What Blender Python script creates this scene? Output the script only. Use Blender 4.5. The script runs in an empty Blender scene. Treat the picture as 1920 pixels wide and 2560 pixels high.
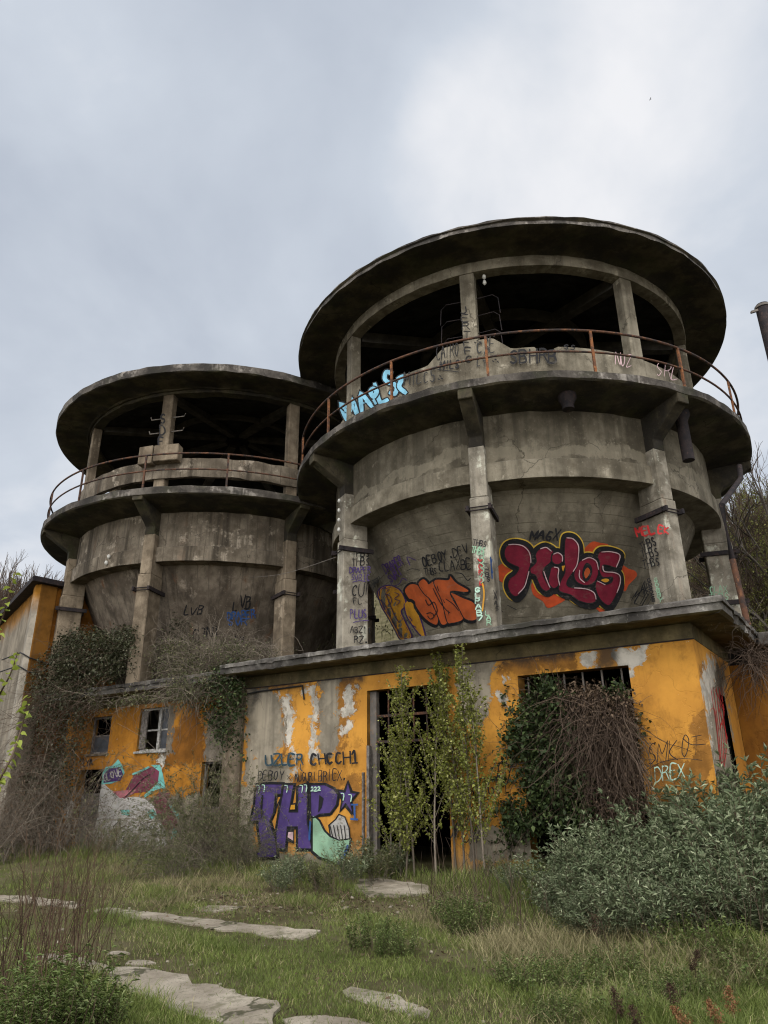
import bpy, bmesh, math, random
import numpy as np
from mathutils import Matrix, Vector

random.seed(7)
rng = np.random.default_rng(11)
S = bpy.context.scene
COL = S.collection

# ------------------------------------------------------------------ camera
H = 1.6
PITCH, ROLL, FPX = math.radians(21.29), math.radians(0.598), 1773.06
cam_d = bpy.data.cameras.new("camera")
cam = bpy.data.objects.new("camera", cam_d)
COL.objects.link(cam)
cam.matrix_world = Matrix.Translation((0, 0, H)) @ Matrix.Rotation(math.pi / 2 + PITCH, 4, 'X') @ Matrix.Rotation(-ROLL, 4, 'Z')
cam_d.sensor_fit = 'VERTICAL'
cam_d.sensor_height = 24.0
cam_d.sensor_width = 18.0
cam_d.lens = FPX / 2560 * 24.0
cam_d.clip_end = 2000
cam_d.clip_start = 0.05
S.camera = cam

# ------------------------------------------------------------------ light
SUN_EL, SUN_AZ = math.radians(52), math.radians(200)      # azimuth clockwise from +Y
W = bpy.data.worlds.new("World")
S.world = W
W.use_nodes = True
wn = W.node_tree
wn.nodes.clear()


def wnode(t, **k):
    n = wn.nodes.new(t)
    for a, b in k.items():
        if a in n.inputs:
            n.inputs[a].default_value = b
        else:
            setattr(n, a, b)
    return n


sky = wnode('ShaderNodeTexSky', sky_type='NISHITA', sun_disc=False)
sky.sun_elevation = SUN_EL
sky.sun_rotation = SUN_AZ
sky.dust_density = 3.0
tc = wnode('ShaderNodeTexCoord')
sepw = wnode('ShaderNodeSeparateXYZ')
wn.links.new(tc.outputs['Generated'], sepw.inputs[0])


def wmath(op, a, b=None, c=None, clamp=False):
    n = wn.nodes.new('ShaderNodeMath')
    n.operation = op
    n.use_clamp = clamp
    for i, v in enumerate((a, b, c)):
        if v is None:
            continue
        if isinstance(v, (int, float)):
            n.inputs[i].default_value = v
        else:
            wn.links.new(v, n.inputs[i])
    return n.outputs[0]


zz = wmath('ADD', wmath('MAXIMUM', sepw.outputs[2], 0.0), 0.35)
comb = wnode('ShaderNodeCombineXYZ')
wn.links.new(wmath('DIVIDE', sepw.outputs[0], zz), comb.inputs[0])
wn.links.new(wmath('DIVIDE', sepw.outputs[1], zz), comb.inputs[1])
cn1 = wnode('ShaderNodeTexNoise', Scale=2.3, Detail=6.0, Roughness=0.52, Distortion=0.25)
wn.links.new(comb.outputs[0], cn1.inputs['Vector'])
mpw = wnode('ShaderNodeMapping')
mpw.inputs['Location'].default_value = (3.3, 1.7, 0.4)
wn.links.new(comb.outputs[0], mpw.inputs[0])
cn2 = wnode('ShaderNodeTexNoise', Scale=0.8, Detail=3.0, Roughness=0.45)
wn.links.new(mpw.outputs[0], cn2.inputs['Vector'])
# a bright break in the cloud above and to the right of the towers
vd = wn.nodes.new('ShaderNodeVectorMath')
vd.operation = 'DOT_PRODUCT'
wn.links.new(tc.outputs['Generated'], vd.inputs[0])
vd.inputs[1].default_value = Vector((0.34, 0.758, 0.80)).normalized()
bright = wmath('MULTIPLY', wmath('SUBTRACT', vd.outputs['Value'], 0.95, clamp=True), 20.0, clamp=True)
cl = wmath('ADD', wmath('MULTIPLY', cn1.outputs['Fac'], 0.62), wmath('MULTIPLY', cn2.outputs['Fac'], 0.38))
cl = wmath('ADD', cl, wmath('SUBTRACT', wmath('MULTIPLY', bright, 0.22), 0.035))
ramp = wnode('ShaderNodeValToRGB')
wn.links.new(cl, ramp.inputs[0])
ramp.color_ramp.elements[0].position = 0.36
ramp.color_ramp.elements[0].color = (0.50, 0.55, 0.635, 1)
ramp.color_ramp.elements[1].position = 0.62
ramp.color_ramp.elements[1].color = (0.90, 0.905, 0.93, 1)
e = ramp.color_ramp.elements.new(0.49)
e.color = (0.62, 0.672, 0.75, 1)
# the overcast is brighter on the sun's side, behind the camera
back = wmath('ADD', 0.93, wmath('MULTIPLY', wmath('MULTIPLY_ADD', sepw.outputs[1], -0.6, 0.30, clamp=True), 2.6))
CLOUD_GAIN = 9.2
gain = wmath('MULTIPLY', back, CLOUD_GAIN)
vs = wn.nodes.new('ShaderNodeVectorMath')
vs.operation = 'SCALE'
tint = wnode('ShaderNodeMix', data_type='RGBA', blend_type='MULTIPLY')
wn.links.new(wmath('MULTIPLY_ADD', sepw.outputs[1], -1.0, 0.25, clamp=True), tint.inputs['Factor'])
wn.links.new(ramp.outputs[0], tint.inputs['A'])
tint.inputs['B'].default_value = (1.08, 0.99, 0.88, 1)
wn.links.new(tint.outputs['Result'], vs.inputs[0])
wn.links.new(gain, vs.inputs['Scale'])
mixw = wnode('ShaderNodeMix', data_type='RGBA')
mixw.inputs['Factor'].default_value = 0.94
wn.links.new(sky.outputs[0], mixw.inputs['A'])
wn.links.new(vs.outputs[0], mixw.inputs['B'])
bg = wnode('ShaderNodeBackground', Strength=0.1)
wn.links.new(mixw.outputs['Result'], bg.inputs[0])
wo = wnode('ShaderNodeOutputWorld')
wn.links.new(bg.outputs[0], wo.inputs[0])

sd = bpy.data.lights.new("sun", 'SUN')
sd.energy = 1.5
sd.angle = math.radians(25)
sd.color = (1.0, 0.95, 0.88)
sun = bpy.data.objects.new("sun", sd)
COL.objects.link(sun)
sv = Vector((math.sin(SUN_AZ) * math.cos(SUN_EL), math.cos(SUN_AZ) * math.cos(SUN_EL), math.sin(SUN_EL)))
sun.rotation_euler = sv.to_track_quat('Z', 'Y').to_euler()

S.view_settings.view_transform = 'Standard'
S.view_settings.look = 'None'
S.view_settings.exposure = 0.27
S.view_settings.gamma = 1.0
S.render.engine = 'CYCLES'
S.cycles.max_bounces = 6
S.cycles.transparent_max_bounces = 4
S.cycles.filter_width = 1.15


# ------------------------------------------------------------------ photo <-> place
def ray(x, y):
    cr, sr = math.cos(ROLL), math.sin(ROLL)
    a = x - 960.0
    b = 1280.0 - y
    u = (a * cr + b * sr) / FPX
    v = (-a * sr + b * cr) / FPX
    c, s = math.cos(PITCH), math.sin(PITCH)
    return np.array([u, c - s * v, s + c * v])


EYE = np.array([0, 0, H])


def proj(P):
    P = np.atleast_2d(P)
    X, Y, Z = P[:, 0], P[:, 1], P[:, 2] - H
    c, s = math.cos(PITCH), math.sin(PITCH)
    d = Y * c + Z * s
    v = -Y * s + Z * c
    x = X / d * FPX
    y = v / d * FPX
    cr, sr = math.cos(ROLL), math.sin(ROLL)
    return np.stack([960 + x * cr - y * sr, 1280 - (x * sr + y * cr)], 1)


WA = math.radians(-34)
WD = np.array([math.cos(WA), math.sin(WA), 0.0])      # along the facade, to the right
WN = np.array([math.sin(WA), -math.cos(WA), 0.0])     # out of the facade
WO = WN * -12.2


def wp(s, t, z):
    p = WO + WD * s + WN * t
    return np.array([p[0], p[1], z])


def on_plane(x, y, P0, n):
    d = ray(x, y)
    k = ((P0 - EYE) @ n) / (d @ n)
    return EYE + d * k


def smooth(a, b, x):
    t = np.clip((x - a) / (b - a), 0, 1)
    return t * t * (3 - 2 * t)


def gz(x, y):
    q = -(np.asarray(x) * WN[0] + np.asarray(y) * WN[1])      # distance towards the facade
    base = 0.14 * smooth(6.5, 12.0, q)
    bump = 0.025 * np.sin(np.asarray(x) * 1.3 + 1.0) * np.cos(np.asarray(y) * 0.9) + 0.018 * np.sin(np.asarray(x) * 2.9 + np.asarray(y) * 2.3)
    hillz = 0.42 * np.maximum(0, q - 27.0) + 0.10 * np.maximum(0, q - 23.0)
    rightz = 0.0
    return base + bump * smooth(3, 5, np.asarray(y) + 2) + np.minimum(hillz, 30) + rightz


def gp(x, y):
    """photo pixel -> point on the ground"""
    z = 0.05
    d = ray(x, y)
    for _ in range(12):
        k = (z - H) / d[2]
        p = EYE + d * k
        z = float(gz(p[0], p[1]))
    return np.array([p[0], p[1], z])


def at_y(x, y, Y):
    d = ray(x, y)
    return EYE + d * (Y / d[1])


# ------------------------------------------------------------------ materials
class NT:
    def __init__(self, name):
        self.m = bpy.data.materials.new(name)
        self.m.use_nodes = True
        self.t = self.m.node_tree
        self.t.nodes.clear()
        self.out = self.t.nodes.new('ShaderNodeOutputMaterial')
        self.p = self.t.nodes.new('ShaderNodeBsdfPrincipled')
        self.t.links.new(self.p.outputs[0], self.out.inputs[0])
        self.p.inputs['Specular IOR Level'].default_value = 0.25
        self.tc = self.t.nodes.new('ShaderNodeTexCoord')
        self.obj = self.tc.outputs['Object']

    def set(self, sock, v):
        if hasattr(v, 'is_output') or isinstance(v, bpy.types.NodeSocket):
            self.t.links.new(v, sock)
        elif isinstance(v, (tuple, list)) and len(v) == 3 and sock.type == 'RGBA':
            sock.default_value = (*v, 1)
        else:
            sock.default_value = v

    def math(self, op, a, b=None, c=None, clamp=False):
        n = self.t.nodes.new('ShaderNodeMath')
        n.operation = op
        n.use_clamp = clamp
        for i, v in enumerate((a, b, c)):
            if v is not None:
                self.set(n.inputs[i], v)
        return n.outputs[0]

    def noise(self, scale, detail=4, rough=0.55, vec=None, stretch=None, dist=0.0, off=(0, 0, 0)):
        n = self.t.nodes.new('ShaderNodeTexNoise')
        n.inputs['Scale'].default_value = scale
        n.inputs['Detail'].default_value = detail
        n.inputs['Roughness'].default_value = rough
        n.inputs['Distortion'].default_value = dist
        v = vec or self.obj
        if stretch or off != (0, 0, 0):
            m = self.t.nodes.new('ShaderNodeMapping')
            m.inputs['Scale'].default_value = stretch or (1, 1, 1)
            m.inputs['Location'].default_value = off
            self.t.links.new(v, m.inputs[0])
            v = m.outputs[0]
        self.t.links.new(v, n.inputs['Vector'])
        return n.outputs['Fac']

    def step(self, v, a, b):
        n = self.t.nodes.new('ShaderNodeMapRange')
        n.interpolation_type = 'SMOOTHSTEP'
        n.inputs['From Min'].default_value = a
        n.inputs['From Max'].default_value = b
        self.set(n.inputs['Value'], v)
        return n.outputs[0]

    def mix(self, f, a, b, mode='MIX'):
        n = self.t.nodes.new('ShaderNodeMix')
        n.data_type = 'RGBA'
        n.blend_type = mode
        self.set(n.inputs['Factor'], f)
        self.set(n.inputs['A'], a)
        self.set(n.inputs['B'], b)
        return n.outputs['Result']

    def attr(self, name):
        n = self.t.nodes.new('ShaderNodeAttribute')
        n.attribute_name = name
        return n.outputs['Fac']

    def xyz(self):
        n = self.t.nodes.new('ShaderNodeSeparateXYZ')
        self.t.links.new(self.obj, n.inputs[0])
        return n.outputs

    def angle(self):
        n = self.t.nodes.new('ShaderNodeTexGradient')
        n.gradient_type = 'RADIAL'
        self.t.links.new(self.obj, n.inputs[0])
        return n.outputs['Fac']

    def bump(self, h, strength=0.3, dist=0.02):
        n = self.t.nodes.new('ShaderNodeBump')
        n.inputs['Strength'].default_value = strength
        n.inputs['Distance'].default_value = dist
        self.set(n.inputs['Height'], h)
        self.t.links.new(n.outputs[0], self.p.inputs['Normal'])

    def done(self, color, rough=0.9, spec=None):
        self.set(self.p.inputs['Base Color'], color)
        self.set(self.p.inputs['Roughness'], rough)
        if spec is not None:
            self.p.inputs['Specular IOR Level'].default_value = spec
        return self.m


def concrete(name, lo, hi, streak=0.55, wt=0.58, pale=None, white=0.5, boards=None, vboards=0, rust=0.0, dark=0.0, moss=0.0, off=(0, 0, 0)):
    t = NT(name)
    n1 = t.noise(0.55, 7, 0.62, off=off)
    n2 = t.noise(2.6, 6, 0.6, off=(4, 1, 7))
    st = t.noise(1.0, 6, 0.6, stretch=(2.6, 2.6, 0.16), off=off)
    st2 = t.noise(1.0, 4, 0.6, stretch=(9, 9, 0.35), off=(2, 9, 1))
    fine = t.noise(28, 4, 0.7)
    f = t.math('ADD', t.math('MULTIPLY', n1, 0.55), t.math('MULTIPLY', n2, 0.45))
    c = t.mix(t.step(f, 0.38, 0.62), tuple(v * 0.78 for v in lo), tuple(v * 1.12 for v in hi))
    k = t.step(st, 0.46, 0.66)
    c = t.mix(t.math('MULTIPLY', k, streak), c, tuple(x * 0.33 for x in lo))
    k2 = t.step(st2, 0.55, 0.72)
    c = t.mix(t.math('MULTIPLY', k2, streak * 0.6), c, tuple(x * 0.45 for x in lo))
    if white:
        wv = t.math('MULTIPLY', t.step(t.noise(1.7, 8, 0.68, off=(7, 3, 2)), wt, wt + 0.08), t.step(st2, 0.35, 0.6))
        c = t.mix(t.math('MULTIPLY', wv, white), c, tuple(min(0.6, x * 1.9 + 0.05) for x in hi))
    if pale:
        zz_ = t.math('ADD', t.xyz()[2], t.math('MULTIPLY', t.math('SUBTRACT', t.noise(0.9, 8, 0.65, off=(2, 2, 6)), 0.5), 1.5))
        pv = t.math('MULTIPLY', t.step(zz_, pale[0] - .03, pale[0] + .03), t.math('SUBTRACT', 1.0, t.step(zz_, pale[1] - .03, pale[1] + .03)))
        c = t.mix(t.math('MULTIPLY', pv, 0.5), c, tuple(v * 1.5 for v in hi))
    if rust:
        rv = t.math('MULTIPLY', t.step(t.noise(1.0, 6, 0.6, stretch=(3.2, 3.2, 0.22), off=(1, 5, 3)), 0.58, 0.70), t.step(n2, 0.4, 0.6))
        c = t.mix(t.math('MULTIPLY', rv, rust), c, (0.16, 0.065, 0.025))
    h = t.math('ADD', t.math('MULTIPLY', fine, 0.35), t.math('MULTIPLY', n2, 0.6))
    x = t.xyz()
    if boards:
        fr = t.math('FRACT', t.math('MULTIPLY', x[2], boards))
        ln = t.math('SUBTRACT', 1.0, t.step(fr, 0.02, 0.10))
        ln = t.math('MULTIPLY', ln, t.step(n2, 0.38, 0.58))
        c = t.mix(t.math('MULTIPLY', ln, 0.3), c, tuple(v * 0.5 for v in lo))
        cellz = t.math('FLOOR', t.math('MULTIPLY', x[2], boards))
        wv = t.t.nodes.new('ShaderNodeTexWhiteNoise')
        wv.noise_dimensions = '1D'
        t.t.links.new(cellz, wv.inputs['W'])
        c = t.mix(t.math('MULTIPLY', wv.outputs[0], 0.16), c, tuple(v * 0.6 for v in lo))
        h = t.math('SUBTRACT', h, t.math('MULTIPLY', ln, 0.5))
    if vboards:
        a = t.math('MULTIPLY', t.angle(), float(vboards))
        fr = t.math('FRACT', a)
        ln = t.math('SUBTRACT', 1.0, t.step(fr, 0.03, 0.14))
        ln = t.math('MULTIPLY', ln, t.step(n2, 0.36, 0.56))
        c = t.mix(t.math('MULTIPLY', ln, 0.45), c, tuple(v * 0.4 for v in lo))
        wv = t.t.nodes.new('ShaderNodeTexWhiteNoise')
        wv.noise_dimensions = '1D'
        t.t.links.new(t.math('FLOOR', a), wv.inputs['W'])
        c = t.mix(t.math('MULTIPLY', wv.outputs[0], 0.22), c, tuple(v * 0.5 for v in lo))
        h = t.math('SUBTRACT', h, t.math('MULTIPLY', ln, 0.6))
    if dark:
        dv = t.step(t.noise(1.3, 7, 0.65, off=(9, 2, 5)), 0.42, 0.6)
        c = t.mix(t.math('MULTIPLY', dv, dark), c, (0.022, 0.02, 0.018))
    if moss:
        mv = t.step(t.noise(1.6, 7, 0.65, off=(3, 8, 1)), 0.5, 0.62)
        c = t.mix(t.math('MULTIPLY', mv, moss), c, (0.045, 0.05, 0.02))
    crisp = t.step(t.noise(7.5, 10, 0.78, stretch=(1, 1, 0.5), off=(3, 3, 9)), 0.53, 0.60)
    c = t.mix(t.math('MULTIPLY', crisp, 0.28), c, tuple(v * 0.45 for v in lo))
    pits = t.step(t.noise(17, 6, 0.7, off=(8, 1, 4)), 0.60, 0.66)
    c = t.mix(t.math('MULTIPLY', pits, 0.35), c, tuple(v * 1.35 for v in hi))
    vc = t.t.nodes.new('ShaderNodeTexVoronoi')
    vc.feature = 'DISTANCE_TO_EDGE'
    vc.inputs['Scale'].default_value = 0.45
    vv = t.t.nodes.new('ShaderNodeVectorMath')
    nz = t.t.nodes.new('ShaderNodeTexNoise')
    nz.inputs['Scale'].default_value = 1.6
    nz.inputs['Detail'].default_value = 8
    t.t.links.new(t.obj, nz.inputs['Vector'])
    t.t.links.new(t.obj, vv.inputs[0])
    t.t.links.new(nz.outputs['Color'], vv.inputs[1])
    t.t.links.new(vv.outputs[0], vc.inputs['Vector'])
    ck = t.math('MULTIPLY', t.math('SUBTRACT', 1.0, t.step(vc.outputs['Distance'], 0.001, 0.008)), t.step(n1, 0.48, 0.56))
    c = t.mix(t.math('MULTIPLY', ck, 0.7), c, tuple(v * 0.25 for v in lo))
    c = t.mix(t.math('MULTIPLY', fine, 0.25), c, tuple(v * 0.6 for v in lo))
    t.bump(h, 0.55, 0.03)
    return t.done(c, 0.92, 0.2)


def flat(name, col, rough=0.8, var=0.25, scale=6.0, spec=0.25):
    t = NT(name)
    n = t.noise(scale, 6, 0.65)
    c = t.mix(t.step(n, 0.35, 0.7), tuple(x * (1 - var) for x in col), tuple(min(1, x * (1 + var * 0.6)) for x in col))
    return t.done(c, rough, spec)


def paint(name, col, wear=0.35, under=(0.16, 0.14, 0.11)):
    """spray paint: slightly uneven, rubbed through to the plaster"""
    t = NT(name)
    n = t.noise(3.0, 6, 0.6)
    c = t.mix(t.step(n, 0.3, 0.7), tuple(x * 0.72 for x in col), tuple(min(1, x * 1.15) for x in col))
    w = t.step(t.math('ADD', t.math('MULTIPLY', t.noise(9.0, 8, 0.75, stretch=(1, 1, 2.2)), 0.6), t.math('MULTIPLY', t.noise(2.0, 6, 0.7, off=(4, 4, 4)), 0.4)), 0.53, 0.62)
    c = t.mix(t.math('MULTIPLY', w, wear), c, under)
    return t.done(c, 0.75, 0.25)


def rusty(name, a=(0.10, 0.045, 0.025), b=(0.03, 0.022, 0.02), hi=(0.22, 0.10, 0.045)):
    t = NT(name)
    n = t.noise(5, 7, 0.65)
    n2 = t.noise(14, 5, 0.65)
    c = t.mix(t.step(n, 0.4, 0.62), b, a)
    c = t.mix(t.math('MULTIPLY', t.step(n2, 0.55, 0.66), 0.7), c, hi)
    t.bump(n2, 0.5, 0.01)
    return t.done(c, 0.85, 0.3)


def leafm(name, c1, c2, c3=None, rough=0.6, trans=0.25, patch=0.5):
    t = NT(name)
    r = t.attr('rnd')
    c = t.mix(r, c1, c2)
    if c3:
        c = t.mix(t.step(r, 0.86, 0.9), c, c3)
    n = t.noise(1.1, 4, 0.6)
    c = t.mix(t.math('MULTIPLY', t.step(n, 0.42, 0.66), patch), c, tuple(x * 0.62 for x in c1))
    t.set(t.p.inputs['Base Color'], c)
    t.p.inputs['Roughness'].default_value = rough
    t.p.inputs['Specular IOR Level'].default_value = 0.3
    if trans:
        tr = t.t.nodes.new('ShaderNodeBsdfTranslucent')
        t.t.links.new(c, tr.inputs[0])
        mx = t.t.nodes.new('ShaderNodeMixShader')
        mx.inputs[0].default_value = trans
        t.t.links.new(t.p.outputs[0], mx.inputs[1])
        t.t.links.new(tr.outputs[0], mx.inputs[2])
        t.t.links.new(mx.outputs[0], t.out.inputs[0])
    return t.m


def twig(name, a, b):
    t = NT(name)
    r = t.attr('rnd')
    return t.done(t.mix(r, a, b), 0.9, 0.15)


def wallpaint(name, yel, yel2, ochre, white, grey):
    """peeling lime wash: mask fields stored on the wall grid, ragged by noise"""
    t = NT(name)
    nb = t.noise(1.2, 7, 0.6)
    rag = t.math('MULTIPLY', t.math('SUBTRACT', t.noise(3.6, 9, 0.74, dist=0.4), 0.5), 5.5)
    rag2 = t.math('MULTIPLY', t.math('SUBTRACT', t.noise(13, 7, 0.7, off=(5, 5, 5)), 0.5), 3.0)
    vst = t.noise(1.0, 6, 0.65, stretch=(5, 5, 0.3))
    c = t.mix(t.step(nb, 0.35, 0.68), yel, yel2)
    gr = t.noise(3.5, 8, 0.7, off=(1, 4, 8))
    c = t.mix(t.math('MULTIPLY', t.step(gr, 0.54, 0.7), 0.35), c, tuple(x * 0.6 for x in ochre))
    c = t.mix(t.math('MULTIPLY', t.step(vst, 0.52, 0.75), 0.35), c, tuple(x * 0.55 for x in ochre))
    gm = t.math('MULTIPLY', t.step(t.noise(1.4, 9, 0.72, stretch=(1.3, 1.3, .7), off=(2, 6, 6)), 0.47, 0.62), t.step(t.noise(8, 6, 0.7, off=(6, 6, 1)), 0.35, 0.62))
    c = t.mix(t.math('MULTIPLY', gm, 0.5), c, tuple(x * 0.62 for x in ochre))
    oc = t.step(t.math('ADD', t.attr('ochre'), rag), -0.15, 0.25)
    c = t.mix(oc, c, t.mix(t.step(gr, 0.35, 0.65), ochre, tuple(x * 0.62 for x in ochre)))
    wh = t.step(t.math('ADD', t.attr('white'), t.math('ADD', rag, t.math('MULTIPLY', rag2, 0.5))), -0.04, 0.08)
    wc = t.mix(t.step(gr, 0.4, 0.62), white, tuple(x * 0.6 for x in white))
    c = t.mix(wh, c, wc)
    gy = t.step(t.math('ADD', t.attr('grey'), t.math('MULTIPLY', rag, 0.8)), -0.12, 0.12)
    gcol = t.mix(t.step(nb, 0.4, 0.6), grey, tuple(x * 0.55 for x in grey))
    gcol = t.mix(t.math('MULTIPLY', t.step(vst, 0.45, 0.65), 0.5), gcol, tuple(x * 0.4 for x in grey))
    c = t.mix(gy, c, gcol)
    so = t.step(t.math('ADD', t.attr('soot'), t.math('MULTIPLY', rag, 0.5)), -0.7, 0.7)
    c = t.mix(t.math('MULTIPLY', so, 0.85), c, (0.03, 0.027, 0.024))
    x = t.xyz()
    low = t.math('SUBTRACT', 1.0, t.step(t.math('ADD', x[2], t.math('MULTIPLY', rag, 0.12)), 0.15, 0.75))
    low = t.math('MULTIPLY', low, 1.0)
    c = t.mix(t.math('MULTIPLY', low, 0.75), c, tuple(v * 0.5 for v in grey))
    # hairline cracks
    v = t.t.nodes.new('ShaderNodeTexVoronoi')
    v.feature = 'DISTANCE_TO_EDGE'
    v.inputs['Scale'].default_value = 0.9
    mp = t.t.nodes.new('ShaderNodeMapping')
    t.t.links.new(t.obj, mp.inputs[0])
    av = t.t.nodes.new('ShaderNodeVectorMath')
    av.operation = 'ADD'
    nz = t.t.nodes.new('ShaderNodeTexNoise')
    nz.inputs['Scale'].default_value = 2.5
    nz.inputs['Detail'].default_value = 6
    t.t.links.new(t.obj, nz.inputs['Vector'])
    t.t.links.new(mp.outputs[0], av.inputs[0])
    t.t.links.new(nz.outputs['Color'], av.inputs[1])
    t.t.links.new(av.outputs[0], v.inputs['Vector'])
    cr = t.math('SUBTRACT', 1.0, t.step(v.outputs['Distance'], 0.002, 0.012))
    c = t.mix(t.math('MULTIPLY', cr, t.math('MULTIPLY', t.step(nb, 0.5, 0.62), 0.4)), c, (0.08, 0.05, 0.02))
    h = t.math('SUBTRACT', t.math('MULTIPLY', t.noise(22, 5, 0.7), 0.25), t.math('ADD', t.math('MULTIPLY', wh, 0.5), t.math('MULTIPLY', gy, 0.8)))
    h = t.math('SUBTRACT', h, t.math('MULTIPLY', cr, 0.5))
    t.bump(h, 0.5, 0.02)
    return t.done(c, 0.88, 0.2)


M = {}
M['conc_r'] = concrete('pale board-marked concrete', (0.135, 0.116, 0.083), (0.215, 0.190, 0.143), 0.4, white=0.5, boards=5.2)
M['conc_r_tank'] = concrete('pale stained tank concrete', (0.105, 0.089, 0.062), (0.195, 0.172, 0.128), 0.6, white=0.45, vboards=27, pale=(8.30, 8.62))
M['conc_r_plain'] = concrete('pale smooth concrete', (0.135, 0.115, 0.082), (0.245, 0.218, 0.165), 0.55, white=0.6)
M['conc_r_col'] = concrete('pale column concrete', (0.155, 0.135, 0.102), (0.32, 0.29, 0.235), 0.55, white=0.9, wt=0.54, rust=0.35, off=(3, 2, 1))
M['conc_r_soffit'] = concrete('mossy soffit concrete with shade in its colour', (0.042, 0.035, 0.022), (0.085, 0.071, 0.045), 0.15, white=0.25, dark=0.85, moss=0.4)  # moss and stains, with base colour lowered further to stand in for shade
M['conc_rim'] = concrete('dark weathered rim concrete', (0.058, 0.050, 0.043), (0.135, 0.120, 0.104), 0.3, white=1.0, wt=0.52, dark=0.9, moss=0.25)
M['conc_l'] = concrete('brown streaked concrete', (0.118, 0.096, 0.070), (0.225, 0.190, 0.145), 0.95, white=0.8, wt=0.55, vboards=110, rust=0.25, off=(6, 1, 3))
M['conc_l_cone'] = concrete('brown plank-marked concrete', (0.130, 0.104, 0.078), (0.235, 0.195, 0.150), 0.8, white=0.5, vboards=90, rust=0.75, off=(2, 7, 3))
M['conc_l_col'] = concrete('brown column concrete', (0.14, 0.108, 0.074), (0.26, 0.21, 0.15), 0.55, white=0.6, rust=0.3, off=(8, 8, 3))
M['inside'] = flat('near-black inner concrete', (0.024, 0.023, 0.022), 0.95, 0.5, 2.0, 0.05)  # one near-black tone with slight variation
M['rib'] = flat('pale dusty roof rib', (0.075, 0.068, 0.06), 0.95, 0.4, 2.0, 0.05)
M['room'] = flat('room with darkness in its colour', (0.008, 0.008, 0.008), 0.95, 0.5, 2.0, 0.0)  # unlit look of the rooms is put into this colour
M['cornice'] = concrete('weathered cornice concrete', (0.085, 0.075, 0.067), (0.22, 0.205, 0.185), 0.3, white=1.0, wt=0.54, dark=0.85, moss=0.15)
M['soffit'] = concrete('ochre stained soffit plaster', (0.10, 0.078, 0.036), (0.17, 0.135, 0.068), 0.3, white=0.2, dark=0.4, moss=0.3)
M['roofmoss'] = flat('mossy flat roof', (0.06, 0.055, 0.03), 0.95, 0.5, 3.0, 0.1)
M['yellow'] = wallpaint('peeling yellow lime wash', (0.44, 0.202, 0.034), (0.575, 0.277, 0.046), (0.31, 0.14, 0.028), (0.52, 0.48, 0.41), (0.31, 0.27, 0.205))
M['orange'] = wallpaint('peeling orange lime wash', (0.35, 0.145, 0.018), (0.46, 0.20, 0.024), (0.25, 0.10, 0.014), (0.55, 0.52, 0.46), (0.26, 0.22, 0.17))
M['rust'] = rusty('rusty steel')
M['rust_or'] = rusty('orange rust steel', (0.20, 0.075, 0.025), (0.07, 0.035, 0.022), (0.36, 0.16, 0.06))
M['blacksteel'] = rusty('dark painted steel', (0.025, 0.018, 0.018), (0.012, 0.010, 0.012), (0.06, 0.035, 0.03))
M['greymetal'] = rusty('grey painted steel', (0.17, 0.15, 0.13), (0.12, 0.11, 0.10), (0.20, 0.12, 0.07))
M['wood'] = flat('grey weathered wood', (0.17, 0.15, 0.135), 0.9, 0.5, 12)
M['whitewood'] = flat('pale flaking window wood', (0.36, 0.35, 0.33), 0.85, 0.5, 14)
M['glass'] = flat('grimy window glass', (0.035, 0.038, 0.045), 0.35, 0.5, 5, 0.5)
M['porcelain'] = flat('white porcelain', (0.55, 0.54, 0.5), 0.35, 0.3, 20, 0.5)
M['cable'] = flat('black cable', (0.02, 0.02, 0.02), 0.7, 0.2)
M['black'] = paint('black spray paint', (0.012, 0.012, 0.014), 0.45)
M['blackfade'] = paint('faded black spray paint', (0.03, 0.03, 0.03), 0.9)
M['crimson'] = paint('crimson spray paint', (0.17, 0.010, 0.028), 0.18)
M['orangered'] = paint('orange red spray paint', (0.46, 0.065, 0.018), 0.25)
M['orangered2'] = paint('burnt orange spray paint', (0.42, 0.085, 0.022), 0.25)
M['gold'] = paint('ochre spray paint', (0.52, 0.25, 0.022), 0.2)
M['lemon'] = paint('yellow spray paint', (0.60, 0.40, 0.05), 0.45)
M['pinkwhite'] = paint('pale pink spray paint', (0.55, 0.38, 0.40), 0.4)
M['violet'] = paint('violet spray paint', (0.066, 0.040, 0.155), 0.8)
M['violetdark'] = paint('dark violet spray paint', (0.05, 0.022, 0.11), 0.5)
M['mint'] = paint('mint spray paint', (0.24, 0.40, 0.27), 0.65)
M['mintlight'] = paint('light mint spray paint', (0.42, 0.62, 0.50), 0.45)
M['turq'] = paint('turquoise spray paint', (0.15, 0.42, 0.38), 0.6)
M['maroon'] = paint('maroon spray paint', (0.15, 0.035, 0.06), 0.7)
M['pink'] = paint('dusty pink spray paint', (0.38, 0.13, 0.15), 0.7)
M['whitepaint'] = paint('white spray paint', (0.40, 0.385, 0.36), 0.95)
M['skyblue'] = paint('sky blue spray paint', (0.22, 0.50, 0.66), 0.3)
M['blue'] = paint('blue spray paint', (0.025, 0.08, 0.24), 0.45)
M['red'] = paint('red spray paint', (0.48, 0.03, 0.03), 0.45)
M['teal'] = paint('dark teal spray paint', (0.02, 0.05, 0.07), 0.55)
M['silver_leaf'] = leafm('silvery green leaf', (0.085, 0.115, 0.055), (0.215, 0.250, 0.135), (0.34, 0.37, 0.23), 0.6, 0.15)
M['poplar_leaf'] = leafm('fresh poplar leaf', (0.135, 0.155, 0.028), (0.29, 0.305, 0.065), (0.42, 0.42, 0.15), 0.5, 0.3)
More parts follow.
